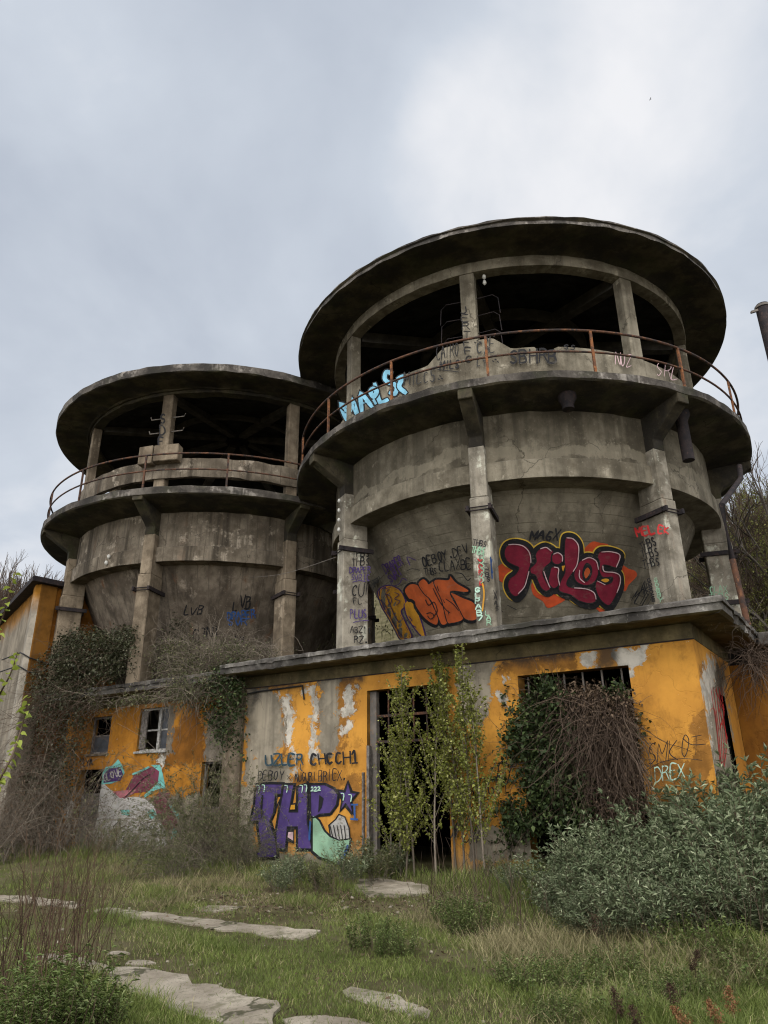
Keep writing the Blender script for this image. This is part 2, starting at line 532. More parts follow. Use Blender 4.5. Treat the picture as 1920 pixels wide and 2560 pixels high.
M['ivy_leaf'] = leafm('dark bramble leaf', (0.018, 0.030, 0.009), (0.050, 0.078, 0.021), (0.10, 0.135, 0.042), 0.65, 0.12)
M['vine_leaf'] = leafm('dull vine leaf', (0.028, 0.032, 0.014), (0.072, 0.076, 0.034), (0.13, 0.12, 0.08), 0.6, 0.15)
M['bush_leaf'] = leafm('olive bush leaf', (0.075, 0.085, 0.034), (0.155, 0.16, 0.07), (0.25, 0.22, 0.13), 0.65, 0.2)
M['herb_leaf'] = leafm('fresh herb leaf', (0.075, 0.115, 0.026), (0.16, 0.205, 0.06), (0.26, 0.30, 0.12), 0.55, 0.25)
M['lime_leaf'] = leafm('young lime green leaf', (0.22, 0.28, 0.035), (0.40, 0.46, 0.09), None, 0.5, 0.4, 0.2)
M['bud_leaf'] = leafm('budding tree leaf', (0.13, 0.15, 0.035), (0.26, 0.26, 0.07), None, 0.6, 0.3)
M['dry_leaf'] = leafm('dry brown leaf', (0.085, 0.055, 0.032), (0.17, 0.12, 0.08), None, 0.8, 0.1)
M['grass'] = leafm('short grass', (0.098, 0.135, 0.027), (0.225, 0.27, 0.068), (0.40, 0.35, 0.18), 0.7, 0.25, 0.55)
M['drygrass'] = leafm('dry straw grass', (0.17, 0.15, 0.07), (0.36, 0.31, 0.17), None, 0.8, 0.2, 0.4)
M['twig_brown'] = twig('brown twig bark', (0.045, 0.030, 0.020), (0.12, 0.085, 0.06))
M['twig_grey'] = twig('grey twig bark', (0.085, 0.07, 0.055), (0.22, 0.185, 0.145))
M['twig_dry'] = twig('dry vine stem', (0.045, 0.030, 0.022), (0.125, 0.090, 0.066))
M['twig_red'] = twig('reddish dead stem', (0.030, 0.018, 0.012), (0.12, 0.078, 0.052))
M['bark'] = twig('dark tree bark', (0.04, 0.034, 0.028), (0.11, 0.095, 0.08))


# ------------------------------------------------------------------ object helpers
OFF = {}


def tag(o, label, cat, group=None, kind=None):
    if label:
        o['label'] = label
    if cat:
        o['category'] = cat
    if group:
        o['group'] = group
    if kind:
        o['kind'] = kind
    return o


def thing(name, label, cat, loc=(0, 0, 0), group=None):
    o = bpy.data.objects.new(name, None)
    o.empty_display_size = 0.2
    COL.objects.link(o)
    o.location = Vector([float(v) for v in loc])
    OFF[o.name] = np.array(loc, float)
    return tag(o, label, cat, group)


def root_off(o):
    while o is not None:
        if o.name in OFF:
            return OFF[o.name]
        o = o.parent
    return np.zeros(3)


def link(name, me, parent=None, mat=None):
    o = bpy.data.objects.new(name, me)
    COL.objects.link(o)
    if mat is not None:
        me.materials.append(M[mat] if isinstance(mat, str) else mat)
    if parent is not None:
        o.parent = parent
    return o


class MB:
    """collects shapes in world coordinates; build() links them as one mesh object"""

    def __init__(self):
        self.v = []
        self.f = []
        self.att = None

    def add(self, vs, fs):
        b = len(self.v)
        self.v.extend([tuple(map(float, p)) for p in vs])
        self.f.extend([tuple(b + i for i in f) for f in fs])

    def box(self, o, ax, ay, az):
        """corner-centred box: centre o, half axes"""
        o, ax, ay, az = (np.array(q, float) for q in (o, ax, ay, az))
        vs = [o + sx * ax + sy * ay + sz * az for sz in (-1, 1) for sy in (-1, 1) for sx in (-1, 1)]
        self.add(vs, [(0, 2, 3, 1), (4, 5, 7, 6), (0, 1, 5, 4), (2, 6, 7, 3), (0, 4, 6, 2), (1, 3, 7, 5)])

    def wbox(self, s0, s1, t0, t1, z0, z1):
        c = wp((s0 + s1) / 2, (t0 + t1) / 2, (z0 + z1) / 2)
        self.box(c, WD * (s1 - s0) / 2, -WN * (t1 - t0) / 2, np.array([0, 0, (z1 - z0) / 2]))

    def lathe(self, prof, c=(0, 0), n=144, a0=0.0, a1=2 * math.pi, jit=0.0, seed=0, closed=True):
        full = abs(a1 - a0 - 2 * math.pi) < 1e-6
        k = n if full else n + 1
        m = len(prof)
        r_ = np.random.default_rng(seed)
        ph = r_.uniform(0, 6.28, (m, 6))
        fr = r_.integers(5, 60, (m, 6))
        vs = []
        for i in range(k):
            a = a0 + (a1 - a0) * i / n
            for j, (r, z) in enumerate(prof):
                w = jit * np.sin(a * fr[j] + ph[j]).sum() / 2.4 if jit else 0.0
                vs.append((c[0] + (r + w * 0.6) * math.cos(a), c[1] + (r + w * 0.6) * math.sin(a), z + w))
        fs = []
        for i in range(n):
            i2 = (i + 1) % k
            for j in range(m if closed else m - 1):
                j2 = (j + 1) % m
                fs.append((i * m + j, i2 * m + j, i2 * m + j2, i * m + j2))
        if not full and closed:
            fs.append(tuple(range(m))[::-1])
            fs.append(tuple(n * m + j for j in range(m)))
        self.add(vs, fs)

    def tube(self, pts, r, n=8, cap=True):
        pts = [np.array(p, float) for p in pts]
        m = len(pts)
        rr = r if hasattr(r, '__len__') else [r] * m
        vs = []
        for i, p in enumerate(pts):
            d = pts[min(i + 1, m - 1)] - pts[max(i - 1, 0)]
            d = d / (np.linalg.norm(d) + 1e-9)
            u = np.cross(d, [0, 0, 1.0]) if abs(d[2]) < 0.9 else np.cross(d, [1.0, 0, 0])
            u /= np.linalg.norm(u)
            w = np.cross(d, u)
            for k in range(n):
                a = 2 * math.pi * k / n
                vs.append(p + (u * math.cos(a) + w * math.sin(a)) * rr[i])
        fs = [(i * n + k, i * n + (k + 1) % n, (i + 1) * n + (k + 1) % n, (i + 1) * n + k) for i in range(m - 1) for k in range(n)]
        if cap:
            fs += [tuple(range(n))[::-1], tuple((m - 1) * n + k for k in range(n))]
        self.add(vs, fs)

    def build(self, name, mat, parent=None, bevel=0.0, smoothang=None, label=None, recalc=True):
        off = root_off(parent)
        me = bpy.data.meshes.new(name)
        me.from_pydata([(x - off[0], y - off[1], z - off[2]) for x, y, z in self.v], [], self.f)
        if bevel or recalc:
            bm = bmesh.new()
            bm.from_mesh(me)
            if recalc:
                bmesh.ops.recalc_face_normals(bm, faces=bm.faces)
            if bevel:
                ed = [e for e in bm.edges if len(e.link_faces) == 2 and e.calc_face_angle(0) > 0.5]
                bmesh.ops.bevel(bm, geom=ed, offset=bevel, segments=1, affect='EDGES', profile=0.5)
            bm.to_mesh(me)
            bm.free()
        o = link(name, me, parent, mat)
        if smoothang:
            for p in me.polygons:
                p.use_smooth = True
            me.set_sharp_from_angle(angle=math.radians(smoothang))
        if label:
            o['label'] = label
        return o


def np_mesh(name, V, F, rnd=None):
    """V (n,3), F (m,k) -> mesh, fast; rnd per vertex"""
    me = bpy.data.meshes.new(name)
    n, (m, k) = len(V), F.shape
    me.vertices.add(n)
    me.vertices.foreach_set('co', np.ascontiguousarray(V, np.float32).ravel())
    me.loops.add(m * k)
    me.loops.foreach_set('vertex_index', np.ascontiguousarray(F, np.int32).ravel())
    me.polygons.add(m)
    me.polygons.foreach_set('loop_start', np.arange(0, m * k, k, dtype=np.int32))
    me.polygons.foreach_set('loop_total', np.full(m, k, np.int32))
    me.update(calc_edges=True)
    if rnd is not None:
        a = me.attributes.new('rnd', 'FLOAT', 'POINT')
        a.data.foreach_set('value', np.ascontiguousarray(rnd, np.float32))
    return me


def unit(v):
    return v / (np.linalg.norm(v, axis=-1, keepdims=True) + 1e-9)


def leaves(P, D, L, Wd, r=rng, fold=0.25, droop=0.15, broad=False):
    """leaf blades: base P, axis D, length L, width Wd -> V, F(tri), rnd"""
    n = len(P)
    D = unit(D)
    L = np.broadcast_to(np.asarray(L, float), (n,))[:, None]
    Wd = np.broadcast_to(np.asarray(Wd, float), (n,))[:, None]
    up = unit(np.stack([r.normal(0, .5, n), r.normal(0, .5, n), np.ones(n)], 1))
    Sd = unit(np.cross(D, up))
    N = unit(np.cross(Sd, D))
    rn = r.random(n)
    if broad:
        mid = P + D * L * 0.3
        mid2 = P + D * L * 0.62
        tip = P + D * L - np.array([0, 0, 1]) * L * droop
        V = np.stack([P, mid - Sd * Wd * .5 + N * Wd * fold, mid2 - Sd * Wd * .4 + N * Wd * fold * .6, tip,
                      mid2 + Sd * Wd * .4 + N * Wd * fold * .6, mid + Sd * Wd * .5 + N * Wd * fold], 1).reshape(-1, 3)
        b = np.arange(n)[:, None] * 6
        F = np.concatenate([b + np.array([[0, 3, 2]]), b + np.array([[0, 2, 1]]), b + np.array([[0, 5, 4]]), b + np.array([[0, 4, 3]])], 0)
        return V, F, np.repeat(rn, 6)
    mid = P + D * L * 0.45
    tip = P + D * L - np.array([0, 0, 1]) * L * droop
    V = np.stack([P, mid - Sd * Wd * .5 + N * Wd * fold, tip, mid + Sd * Wd * .5 + N * Wd * fold], 1).reshape(-1, 3)
    b = np.arange(n)[:, None] * 4
    F = np.concatenate([b + np.array([[0, 2, 1]]), b + np.array([[0, 3, 2]])], 0)
    return V, F, np.repeat(rn, 4)


def blades(P, D, L, Wd, r, bend=.35):
    """curved grass blades, three faces each"""
    n = len(P)
    D = unit(D)
    L = np.broadcast_to(np.asarray(L, float), (n,))[:, None]
    Wd = np.broadcast_to(np.asarray(Wd, float), (n,))[:, None]
    a = r.uniform(0, 2 * math.pi, n)
    Sd = np.stack([np.cos(a), np.sin(a), np.zeros(n)], 1)
    lean = unit(D * [1, 1, 0] + 1e-4)
    m1 = P + D * L * .45
    m2 = P + D * L * .8 + lean * L * bend * .25
    tip = P + D * L + lean * L * bend - np.array([0, 0, 1]) * L * bend * .35
    V = np.stack([P - Sd * Wd * .5, P + Sd * Wd * .5, m1 - Sd * Wd * .45, m1 + Sd * Wd * .45, m2 - Sd * Wd * .28, m2 + Sd * Wd * .28, tip], 1).reshape(-1, 3)
    b = np.arange(n)[:, None] * 7
    F = np.concatenate([b + np.array([q]) for q in ((0, 1, 3), (0, 3, 2), (2, 3, 5), (2, 5, 4), (4, 5, 6))], 0)
    return V, F, np.repeat(r.random(n), 7)


def tubes(polys, rads, n=3, r=rng):
    """many thin tubes at once -> V, F(quad), rnd.  polys: list of (k,3)"""
    Vs, Fs, Rs = [], [], []
    b = 0
    ang = np.arange(n) * 2 * math.pi / n
    for p, rad in zip(polys, rads):
        p = np.asarray(p, float)
        k = len(p)
        d = unit(np.gradient(p, axis=0))
        ref = np.array([0, 0, 1.0]) if abs(d[:, 2]).mean() < 0.85 else np.array([1.0, 0, 0])
        u = unit(np.cross(d, ref))
        w = np.cross(d, u)
        rr = np.asarray(rad, float)
        if rr.ndim == 0:
            rr = np.linspace(rr, rr * 0.35, k)
        V = p[:, None, :] + (u[:, None, :] * np.cos(ang)[None, :, None] + w[:, None, :] * np.sin(ang)[None, :, None]) * rr[:, None, None]
        Vs.append(V.reshape(-1, 3))
        i = np.arange(k - 1)[:, None] * n
        j = np.arange(n)[None, :]
        j2 = (j + 1) % n
        Fs.append(np.stack([i + j, i + j2, i + n + j2, i + n + j], -1).reshape(-1, 4) + b)
        Rs.append(np.full(k * n, r.random()))
        b += k * n
    return np.concatenate(Vs), np.concatenate(Fs), np.concatenate(Rs)


def cat_geo(L):
    Vs, Fs, Rs = [], [], []
    b = 0
    for V, F, R in L:
        Vs.append(V)
        Fs.append(F + b)
        Rs.append(R)
        b += len(V)
    return np.concatenate(Vs), np.concatenate(Fs), np.concatenate(Rs)


def geo_obj(name, geo, mat, parent=None):
    V, F, R = geo
    off = root_off(parent) if parent is not None else np.zeros(3)
    return link(name, np_mesh(name, V - off, F, R), parent, mat)


def copy_tree(root, loc, rotz, scale, label=None):
    c = root.copy()
    COL.objects.link(c)
    c.location = Vector([float(v) for v in loc])
    c.rotation_euler = (0, 0, rotz)
    c.scale = (scale, scale, scale) if not hasattr(scale, '__len__') else scale
    if label:
        c['label'] = label
    for ch in list(root.children):
        d = ch.copy()
        COL.objects.link(d)
        d.parent = c
    return c

# ------------------------------------------------------------------ ground
def build_ground():
    xs = np.concatenate([np.arange(-160, -24, 8.0), np.arange(-24, 24, 0.35), np.arange(24, 161, 8.0)])
    ys = np.concatenate([np.arange(-60, -2, 6.0), np.arange(-2, 32, 0.35), np.arange(32, 60, 1.5), np.arange(60, 400, 20.0)])
    X, Y = np.meshgrid(xs, ys)
    Z = gz(X, Y)
    V = np.stack([X, Y, Z], -1).reshape(-1, 3)
    nx = len(xs)
    i, j = np.meshgrid(np.arange(len(ys) - 1), np.arange(nx - 1), indexing='ij')
    F = np.stack([i * nx + j, i * nx + j + 1, (i + 1) * nx + j + 1, (i + 1) * nx + j], -1).reshape(-1, 4)
    t = NT('turf and earth')
    n1 = t.noise(0.7, 7, 0.62)
    n2 = t.noise(6, 6, 0.7, off=(3, 1, 2))
    n3 = t.noise(40, 4, 0.7)
    c = t.mix(t.step(n1, 0.40, 0.60), (0.085, 0.078, 0.034), (0.150, 0.130, 0.070))
    c = t.mix(t.math('MULTIPLY', t.step(n2, 0.52, 0.66), 0.7), c, (0.14, 0.105, 0.06))
    c = t.mix(t.math('MULTIPLY', n3, 0.5), c, (0.035, 0.03, 0.016))
    t.bump(t.math('ADD', n2, n3), 0.8, 0.05)
    m = t.done(c, 0.95, 0.1)
    me = np_mesh('ground', V, F)
    for p in me.polygons:
        p.use_smooth = True
    o = link('ground', me, None, m)
    o['kind'] = 'structure'


build_ground()

# ------------------------------------------------------------------ concrete remains of the drive
def stone_mat():
    t = NT('worn gritty concrete slab')
    n1 = t.noise(1.4, 7, 0.65)
    n2 = t.noise(60, 3, 0.7)
    n3 = t.noise(9, 6, 0.7)
    c = t.mix(t.step(n1, 0.36, 0.66), (0.21, 0.178, 0.135), (0.38, 0.335, 0.265))
    c = t.mix(t.step(n2, 0.56, 0.7), c, (0.14, 0.12, 0.10))
    c = t.mix(t.math('MULTIPLY', t.step(n3, 0.56, 0.66), 0.6), c, (0.11, 0.105, 0.06))
    v = t.t.nodes.new('ShaderNodeTexVoronoi')
    v.feature = 'DISTANCE_TO_EDGE'
    v.inputs['Scale'].default_value = 0.55
    av = t.t.nodes.new('ShaderNodeVectorMath')
    nz = t.t.nodes.new('ShaderNodeTexNoise')
    nz.inputs['Scale'].default_value = 3.0
    nz.inputs['Detail'].default_value = 7
    t.t.links.new(t.obj, nz.inputs['Vector'])
    t.t.links.new(t.obj, av.inputs[0])
    t.t.links.new(nz.outputs['Color'], av.inputs[1])
    t.t.links.new(av.outputs[0], v.inputs['Vector'])
    crk = t.math('SUBTRACT', 1.0, t.step(v.outputs['Distance'], 0.006, 0.03))
    c = t.mix(t.math('MULTIPLY', crk, 0.85), c, (0.05, 0.05, 0.025))
    ms = t.step(t.noise(2.2, 8, 0.7, off=(6, 2, 1)), 0.52, 0.62)
    c = t.mix(t.math('MULTIPLY', ms, 0.6), c, (0.10, 0.095, 0.05))
    t.bump(t.math('SUBTRACT', t.math('ADD', n2, n3), crk), 0.7, 0.02)
    return t.done(c, 0.92, 0.15)


M['stone'] = stone_mat()


def P(ox, oy, k, *pts):
    """points measured on an enlarged piece of the photo"""
    return [(ox + x * k, oy + y * k) for x, y in pts]


KG = 960 / 1659
PATHS = [
    ('path', 0.022, P(0, 2100, KG, (150, 505), (260, 500), (390, 530), (470, 558), (620, 562), (700, 575), (790, 598), (850, 628), (960, 655), (1080, 682), (1195, 712), (1200, 735), (1185, 795), (1180, 840), (1000, 840), (950, 800), (860, 770), (720, 742), (690, 712), (560, 678), (510, 650), (420, 590), (300, 560), (170, 540))),
    ('path', 0.02, P(0, 2100, KG, (390, 312), (470, 300), (600, 312), (720, 324), (880, 345), (980, 352), (1080, 372), (1230, 385), (1330, 394), (1385, 402), (1330, 425), (1300, 440), (1170, 428), (1090, 402), (960, 395), (840, 372), (760, 358), (640, 345), (540, 346), (500, 330))),
    ('path', 0.02, P(0, 2100, KG, (-160, 238), (60, 244), (180, 254), (290, 268), (365, 284), (330, 296), (220, 288), (100, 275), (0, 268), (-160, 262))),
    ('path', 0.015, P(0, 2100, KG, (460, 494), (510, 485), (555, 490), (560, 500), (500, 506), (465, 503))),
    ('path', 0.015, P(0, 2100, KG, (540, 532), (600, 522), (660, 527), (672, 540), (600, 548), (545, 545))),
    ('path', 0.015, P(0, 2100, KG, (840, 300), (900, 286), (1010, 288), (1070, 292), (1020, 302), (930, 314), (860, 310))),
    ('path', 0.004, P(0, 2100, KG, (1480, 655), (1530, 642), (1600, 650), (1700, 665), (1850, 740), (1860, 770), (1700, 745), (1600, 705), (1520, 690))),
    ('path', 0.015, P(0, 2100, KG, (1230, 780), (1280, 765), (1400, 762), (1550, 775), (1640, 800), (1600, 850), (1250, 850))),
    ('path', 0.03, P(960, 2100, KG, (-110, 178), (-20, 172), (120, 190), (200, 205), (190, 235), (60, 250), (-60, 252), (-120, 220))),
]
PATH_POLY = []


def in_poly(x, y, poly):
    x = np.asarray(x)
    y = np.asarray(y)
    r = np.zeros(x.shape, bool)
    n = len(poly)
    for i in range(n):
        x1, y1 = poly[i]
        x2, y2 = poly[(i + 1) % n]
        c = (y1 > y) != (y2 > y)
        r ^= c & (x < (x2 - x1) * (y - y1) / (y2 - y1 + 1e-12) + x1)
    return r


def catmull(pts, n=6, closed=False):
    pts = [np.array(p, float) for p in pts]
    out = []
    m = len(pts)
    seg = m if closed else m - 1
    for i in range(seg):
        if closed:
            p0, p1, p2, p3 = pts[i - 1], pts[i], pts[(i + 1) % m], pts[(i + 2) % m]
        else:
            p0, p1, p2, p3 = pts[max(i - 1, 0)], pts[i], pts[i + 1], pts[min(i + 2, m - 1)]
        for j in range(n):
            t = j / n
            out.append(0.5 * ((2 * p1) + (-p0 + p2) * t + (2 * p0 - 5 * p1 + 4 * p2 - p3) * t * t + (-p0 + 3 * p1 - 3 * p2 + p3) * t ** 3))
    if not closed:
        out.append(pts[-1])
    return out


for nm, hh, poly in PATHS:
    g = [gp(x, min(y, 2640)) for x, y in poly]
    sm = []
    r_ = random.Random(len(poly))
    for i in range(len(g)):                      # ragged broken edges
        a, b = g[i], g[(i + 1) % len(g)]
        k = max(1, int(np.linalg.norm(b - a) / 0.12))
        for j in range(k):
            q = a + (b - a) * j / k
            sm.append((q[0] + r_.uniform(-.04, .04), q[1] + r_.uniform(-.04, .04)))
    PATH_POLY.append(sm)
    bm = bmesh.new()
    vs = [bm.verts.new((x, y, 0)) for x, y in sm]
    f = bm.faces.new(vs)
    bmesh.ops.triangulate(bm, faces=[f])
    xs = [p[0] for p in sm]
    ys = [p[1] for p in sm]
    for ax, lo, hi in (((1, 0, 0), min(xs), max(xs)), ((0, 1, 0), min(ys), max(ys))):
        q = lo + 0.3
        while q < hi:
            bmesh.ops.bisect_plane(bm, geom=bm.verts[:] + bm.edges[:] + bm.faces[:], plane_co=(q * ax[0], q * ax[1], 0), plane_no=ax)
            q += 0.35
    for v in bm.verts:
        v.co.z = float(gz(v.co.x, v.co.y)) + hh + 0.006 * math.sin(v.co.x * 5) * math.cos(v.co.y * 4)
    ext = bmesh.ops.extrude_face_region(bm, geom=bm.faces[:])
    for v in ext['geom']:
        if isinstance(v, bmesh.types.BMVert):
            v.co.z -= 0.09
    bmesh.ops.recalc_face_normals(bm, faces=bm.faces)
    me = bpy.data.meshes.new(nm)
    bm.to_mesh(me)
    bm.free()
    o = link(nm, me, None, 'stone')
    o['kind'] = 'structure'

# ------------------------------------------------------------------ towers
CR = np.array([3.803, 19.189])
CL = np.array([-5.706, 24.875])


def er(a):
    return np.array([math.cos(a), math.sin(a), 0.0])


def et(a):
    return np.array([-math.sin(a), math.cos(a), 0.0])


def build_tower(c, right, label, ncol0):
    root = thing('concrete_tower', label, 'tower', (c[0], c[1], 0))
    c3 = np.array([c[0], c[1], 0.0])
    A = [math.radians(ncol0 + 45 * k) for k in range(8)]
    wallm = 'conc_r' if right else 'conc_l'
    colm = 'conc_r_col' if right else 'conc_l_col'
    sof = 'conc_r_soffit'
    zr0, zr1 = (13.68, 13.86) if right else (13.45, 13.73)
    # roof
    m = MB()
    if right:
        m.lathe([(0.02, 15.0), (3.5, 14.55), (6.0, 14.02), (6.30, 13.90), (6.40, 13.87), (6.41, 13.83), (6.36, 13.80), (6.385, zr0), (6.22, zr0 - .01), (6.0, zr0 + 0.03), (5.65, 13.76), (5.36, 13.75), (5.29, 13.72), (4.95, 13.74), (2.5, 14.28), (0.02, 14.62)], c, 180, jit=0.012, seed=3)
    else:
        m.lathe([(0.02, 14.8), (3.5, 14.4), (6.0, 13.90), (6.36, zr1 + .02), (6.41, zr1 - .02), (6.41, zr0 + .02), (6.38, zr0), (6.0, zr0 + .02), (5.4, zr0 + 0.05), (5.36, zr0 + 0.02), (5.2, 13.50), (4.9, 13.55), (2.5, 14.1), (0.02, 14.45)], c, 180, jit=0.012, seed=4)
    roof = m.build('roof', 'conc_rim', root, smoothang=35)
    me = roof.data
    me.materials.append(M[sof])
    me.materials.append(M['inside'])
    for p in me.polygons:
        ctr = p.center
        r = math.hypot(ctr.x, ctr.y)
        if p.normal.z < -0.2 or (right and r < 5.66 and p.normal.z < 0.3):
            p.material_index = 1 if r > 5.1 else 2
    m = MB()
    zb = 13.43 if right else 13.38
    m.lathe([(4.98, zb), (5.28, zb), (5.29, zb + .02), (5.29, 13.735 if right else 13.52), (4.98, 13.735 if right else 13.52)], c, 144, jit=0.004 if right else 0.012, seed=6)
    rb = m.build('ring_beam', 'conc_r_plain' if right else sof, root, smoothang=35)
    # ribs under the roof
    for k in range(8):
        a = A[k]
        m = MB()
        p0, p1 = c3 + er(a) * 4.95 + [0, 0, 13.52], c3 + er(a) * 0.5 + [0, 0, 14.42]
        d = unit(p1 - p0)
        m.box((p0 + p1) / 2, (p1 - p0) / 2, et(a) * 0.13, np.cross(d, et(a)) * 0.16)
        m.build('roof_rib', 'rib', root)
    m = MB()
    m.lathe([(2.4, 13.95), (2.6, 13.93), (2.6, 14.2), (2.4, 14.22)], c, 96)
    m.build('ring_rib', 'rib', root, smoothang=35)
    # gallery slab
    zs1 = 9.80 if right else 9.72
    zs0 = 9.58 if right else 9.47
    m = MB()
    m.lathe([(4.9, zs1), (6.26, zs1 + .0), (6.31, zs1 - .02), (6.31, zs0 + .03), (6.28, zs0), (6.15, zs0 - .02), (5.6, zs0 - 0.07), (5.19, zs0 - 0.13), (4.9, zs0 - .13)], c, 180, jit=0.012, seed=8 if right else 9)
    sl = m.build('gallery', 'conc_rim', root, smoothang=35)
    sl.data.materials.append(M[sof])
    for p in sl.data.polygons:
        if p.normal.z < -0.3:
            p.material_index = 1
    # tank wall, band, hopper
    m = MB()
    m.lathe([(5.18, 7.84), (5.18, zs0 - .10), (4.9, zs0 - .10), (4.9, 7.84)], c, 144)
    m.build('tank_wall', 'conc_r_tank' if right else wallm, root, smoothang=35)
    m = MB()
    m.lathe([(5.27, 7.80), (5.275, 7.82), (5.27, 8.235), (5.24, 8.255), (5.181, 8.262), (5.181, 7.80)], c, 144, jit=0.004, seed=5)
    m.build('band', 'conc_r_plain' if right else 'conc_l', root, smoothang=35)
    m = MB()
    sl_ = HOP['r' if right else 'l']
    m.lathe([(5.18, 7.795), (sl_[0] + .03, 7.795), (sl_[0], 7.74), (sl_[0] - sl_[1] * 5.2, 7.74 - 5.2), (0.4, 2.0), (0.02, 2.0), (0.02, 7.80), (5.0, 7.84)], c, 144)
    m.build('hopper', wallm if right else 'conc_l_cone', root, smoothang=35)
    # columns: below, between gallery and roof, brackets, steel bands
    cols = []
    for k, a in enumerate(A):
        R0, R1, w = 4.78, 5.45, 0.205
        m = MB()
        m.box(c3 + er(a) * (R0 + R1) / 2 + [0, 0, (4.25 + 7.40) / 2], er(a) * (R1 - R0) / 2, et(a) * w, np.array([0, 0, (7.40 - 4.25) / 2]))
        m.box(c3 + er(a) * (R0 + 5.425) / 2 + [0, 0, (7.40 + 8.62) / 2], er(a) * (5.425 - R0) / 2, et(a) * (w - .025), np.array([0, 0, (8.62 - 7.40) / 2 - .001]))
        col = m.build('column', colm, root, bevel=0.022)
        # haunch up to the gallery edge
        m = MB()
        prof = [(5.10, 8.60), (5.427, 8.60), (5.43, 8.84), (5.50, 8.90), (6.20, 9.36), (6.285, 9.36), (6.285, zs0 + 0.05), (5.10, zs0 + 0.05)]
        vs = [c3 + er(a) * r + [0, 0, z] + et(a) * (w - .045) * sg for sg in (-1, 1) for r, z in prof]
        n = len(prof)
        m.add(vs, [tuple(range(n))[::-1], tuple(n + i for i in range(n))] + [(i, (i + 1) % n, n + (i + 1) % n, n + i) for i in range(n)])
        m.build('bracket', sof, root, bevel=0.015)  # haunch shade comes from the darkened soffit colour
        m = MB()
        R0, R1, w2 = 4.98, 5.26, 0.18
        z1 = 13.44 if right else 13.40
        m.box(c3 + er(a) * (R0 + R1) / 2 + [0, 0, (zs1 - .02 + z1) / 2], er(a) * (R1 - R0) / 2, et(a) * w2, np.array([0, 0, (z1 - zs1 + .02) / 2]))
        m.build('upper_column', 'conc_r_plain' if right else colm, root, bevel=0.02)
        zl = [7.12] if right else [6.95]
        if right and k in (2,):
            zl.append(5.83)
        for zz_ in zl:
            m = MB()
            for sg in (-1, 1):
                off = et(a) * (w + 0.035) * sg
                m.box(c3 + er(a) * 5.12 + off + [0, 0, zz_], er(a) * 0.46, et(a) * 0.03, np.array([0, 0, 0.055]))
            for dz in (-0.035, 0.035):
                m.tube([c3 + er(a) * 5.485 + et(a) * s_ + [0, 0, zz_ + dz] for s_ in (-0.30, 0.30)], 0.014, 6)
            m.build('steel_band', 'blacksteel', col)
        cols.append(col)
    # parapet between the upper columns
    m = MB()
    if right:
        N = 360
        ring = []
        for i in range(N):
            a = 2 * math.pi * i / N
            dg = (math.degrees(a) + 180) % 360 - 180
            top = 11.10
            for ctr in (-110.0,):
                q = abs(dg - ctr)
                top = max(top, 11.10 + 0.36 * max(0.0, min(1.0, (11.2 - q) / 4.6)))
            q = abs(dg + 90.2)
            if q < 2.6:                     # broken out bite
                top -= 0.16 * (1 - (q / 2.6) ** 2) + 0.05 * math.sin(dg * 9) * (q < 2.0)
            ring.append([(5.13, zs1 - .01), (5.25, zs1 - .01), (5.25, top), (5.13, top)])
        vs = [c3 + er(2 * math.pi * i / N) * r + [0, 0, z] for i in range(N) for r, z in ring[i]]
        fs = [(i * 4 + j, ((i + 1) % N) * 4 + j, ((i + 1) % N) * 4 + (j + 1) % 4, i * 4 + (j + 1) % 4) for i in range(N) for j in range(4)]
        m.add(vs, fs)
        m.build('parapet', 'conc_r_plain', root, smoothang=30)
        m = MB()
        for q in range(9):
            aa = math.radians(-92.5 + q * 0.6)
            m.tube([c3 + er(aa) * 5.2 + [0, 0, 10.75 + 0.02 * (q % 3)], c3 + er(aa + 0.01) * 5.24 + [0, 0, 10.93 + 0.05 * math.sin(q * 2.3)]], 0.008, 5)
        m.build('rebar', 'rust', root)
    else:
        m.lathe([(5.18, 10.43), (5.32, 10.43), (5.33, 10.47), (5.32, 11.05), (5.18, 11.05)], c, 180, jit=0.012, seed=2)
        m.build('parapet', 'conc_l', root, smoothang=35)
        for dg, w_, z0_, z1_ in ((-106.4, 0.24, 10.86, 11.46), (-99.3, 0.40, 10.90, 11.44)):
            m = MB()
            a = math.radians(dg)
            m.box(c3 + er(a) * 5.42 + [0, 0, (z0_ + z1_) / 2], er(a) * 0.16, et(a) * w_, np.array([0, 0, (z1_ - z0_) / 2]))
            m.build('parapet_block', 'conc_l_col', root, bevel=0.02)
    # railing
    n_p = 17 if right else 16
    first = -83.1 if right else -79.2
    zt, zm = (10.88, 10.33) if right else (10.79, 10.28)
    m = MB()
    m.lathe([(6.2 + 0.028 * math.cos(q), zt + 0.028 * math.sin(q)) for q in np.linspace(0, 2 * math.pi, 8, endpoint=False)], c, 144)
    rail = m.build('railing', 'rust', root, smoothang=60)
    m = MB()
    m.lathe([(6.2 + 0.024 * math.cos(q), zm + 0.024 * math.sin(q)) for q in np.linspace(0, 2 * math.pi, 8, endpoint=False)], c, 144)
    m.build('middle_rail', 'rust', rail, smoothang=60)
    for k in range(n_p):
        a = math.radians(first + 360 / n_p * k)
        m = MB()
        m.box(c3 + er(a) * 6.2 + [0, 0, (zs1 - .05 + zt) / 2], er(a) * 0.022, et(a) * 0.026, np.array([0, 0, (zt - zs1 + .05) / 2]))
        m.build('post', 'rust_or' if right else 'rust', rail)
    return root, cols


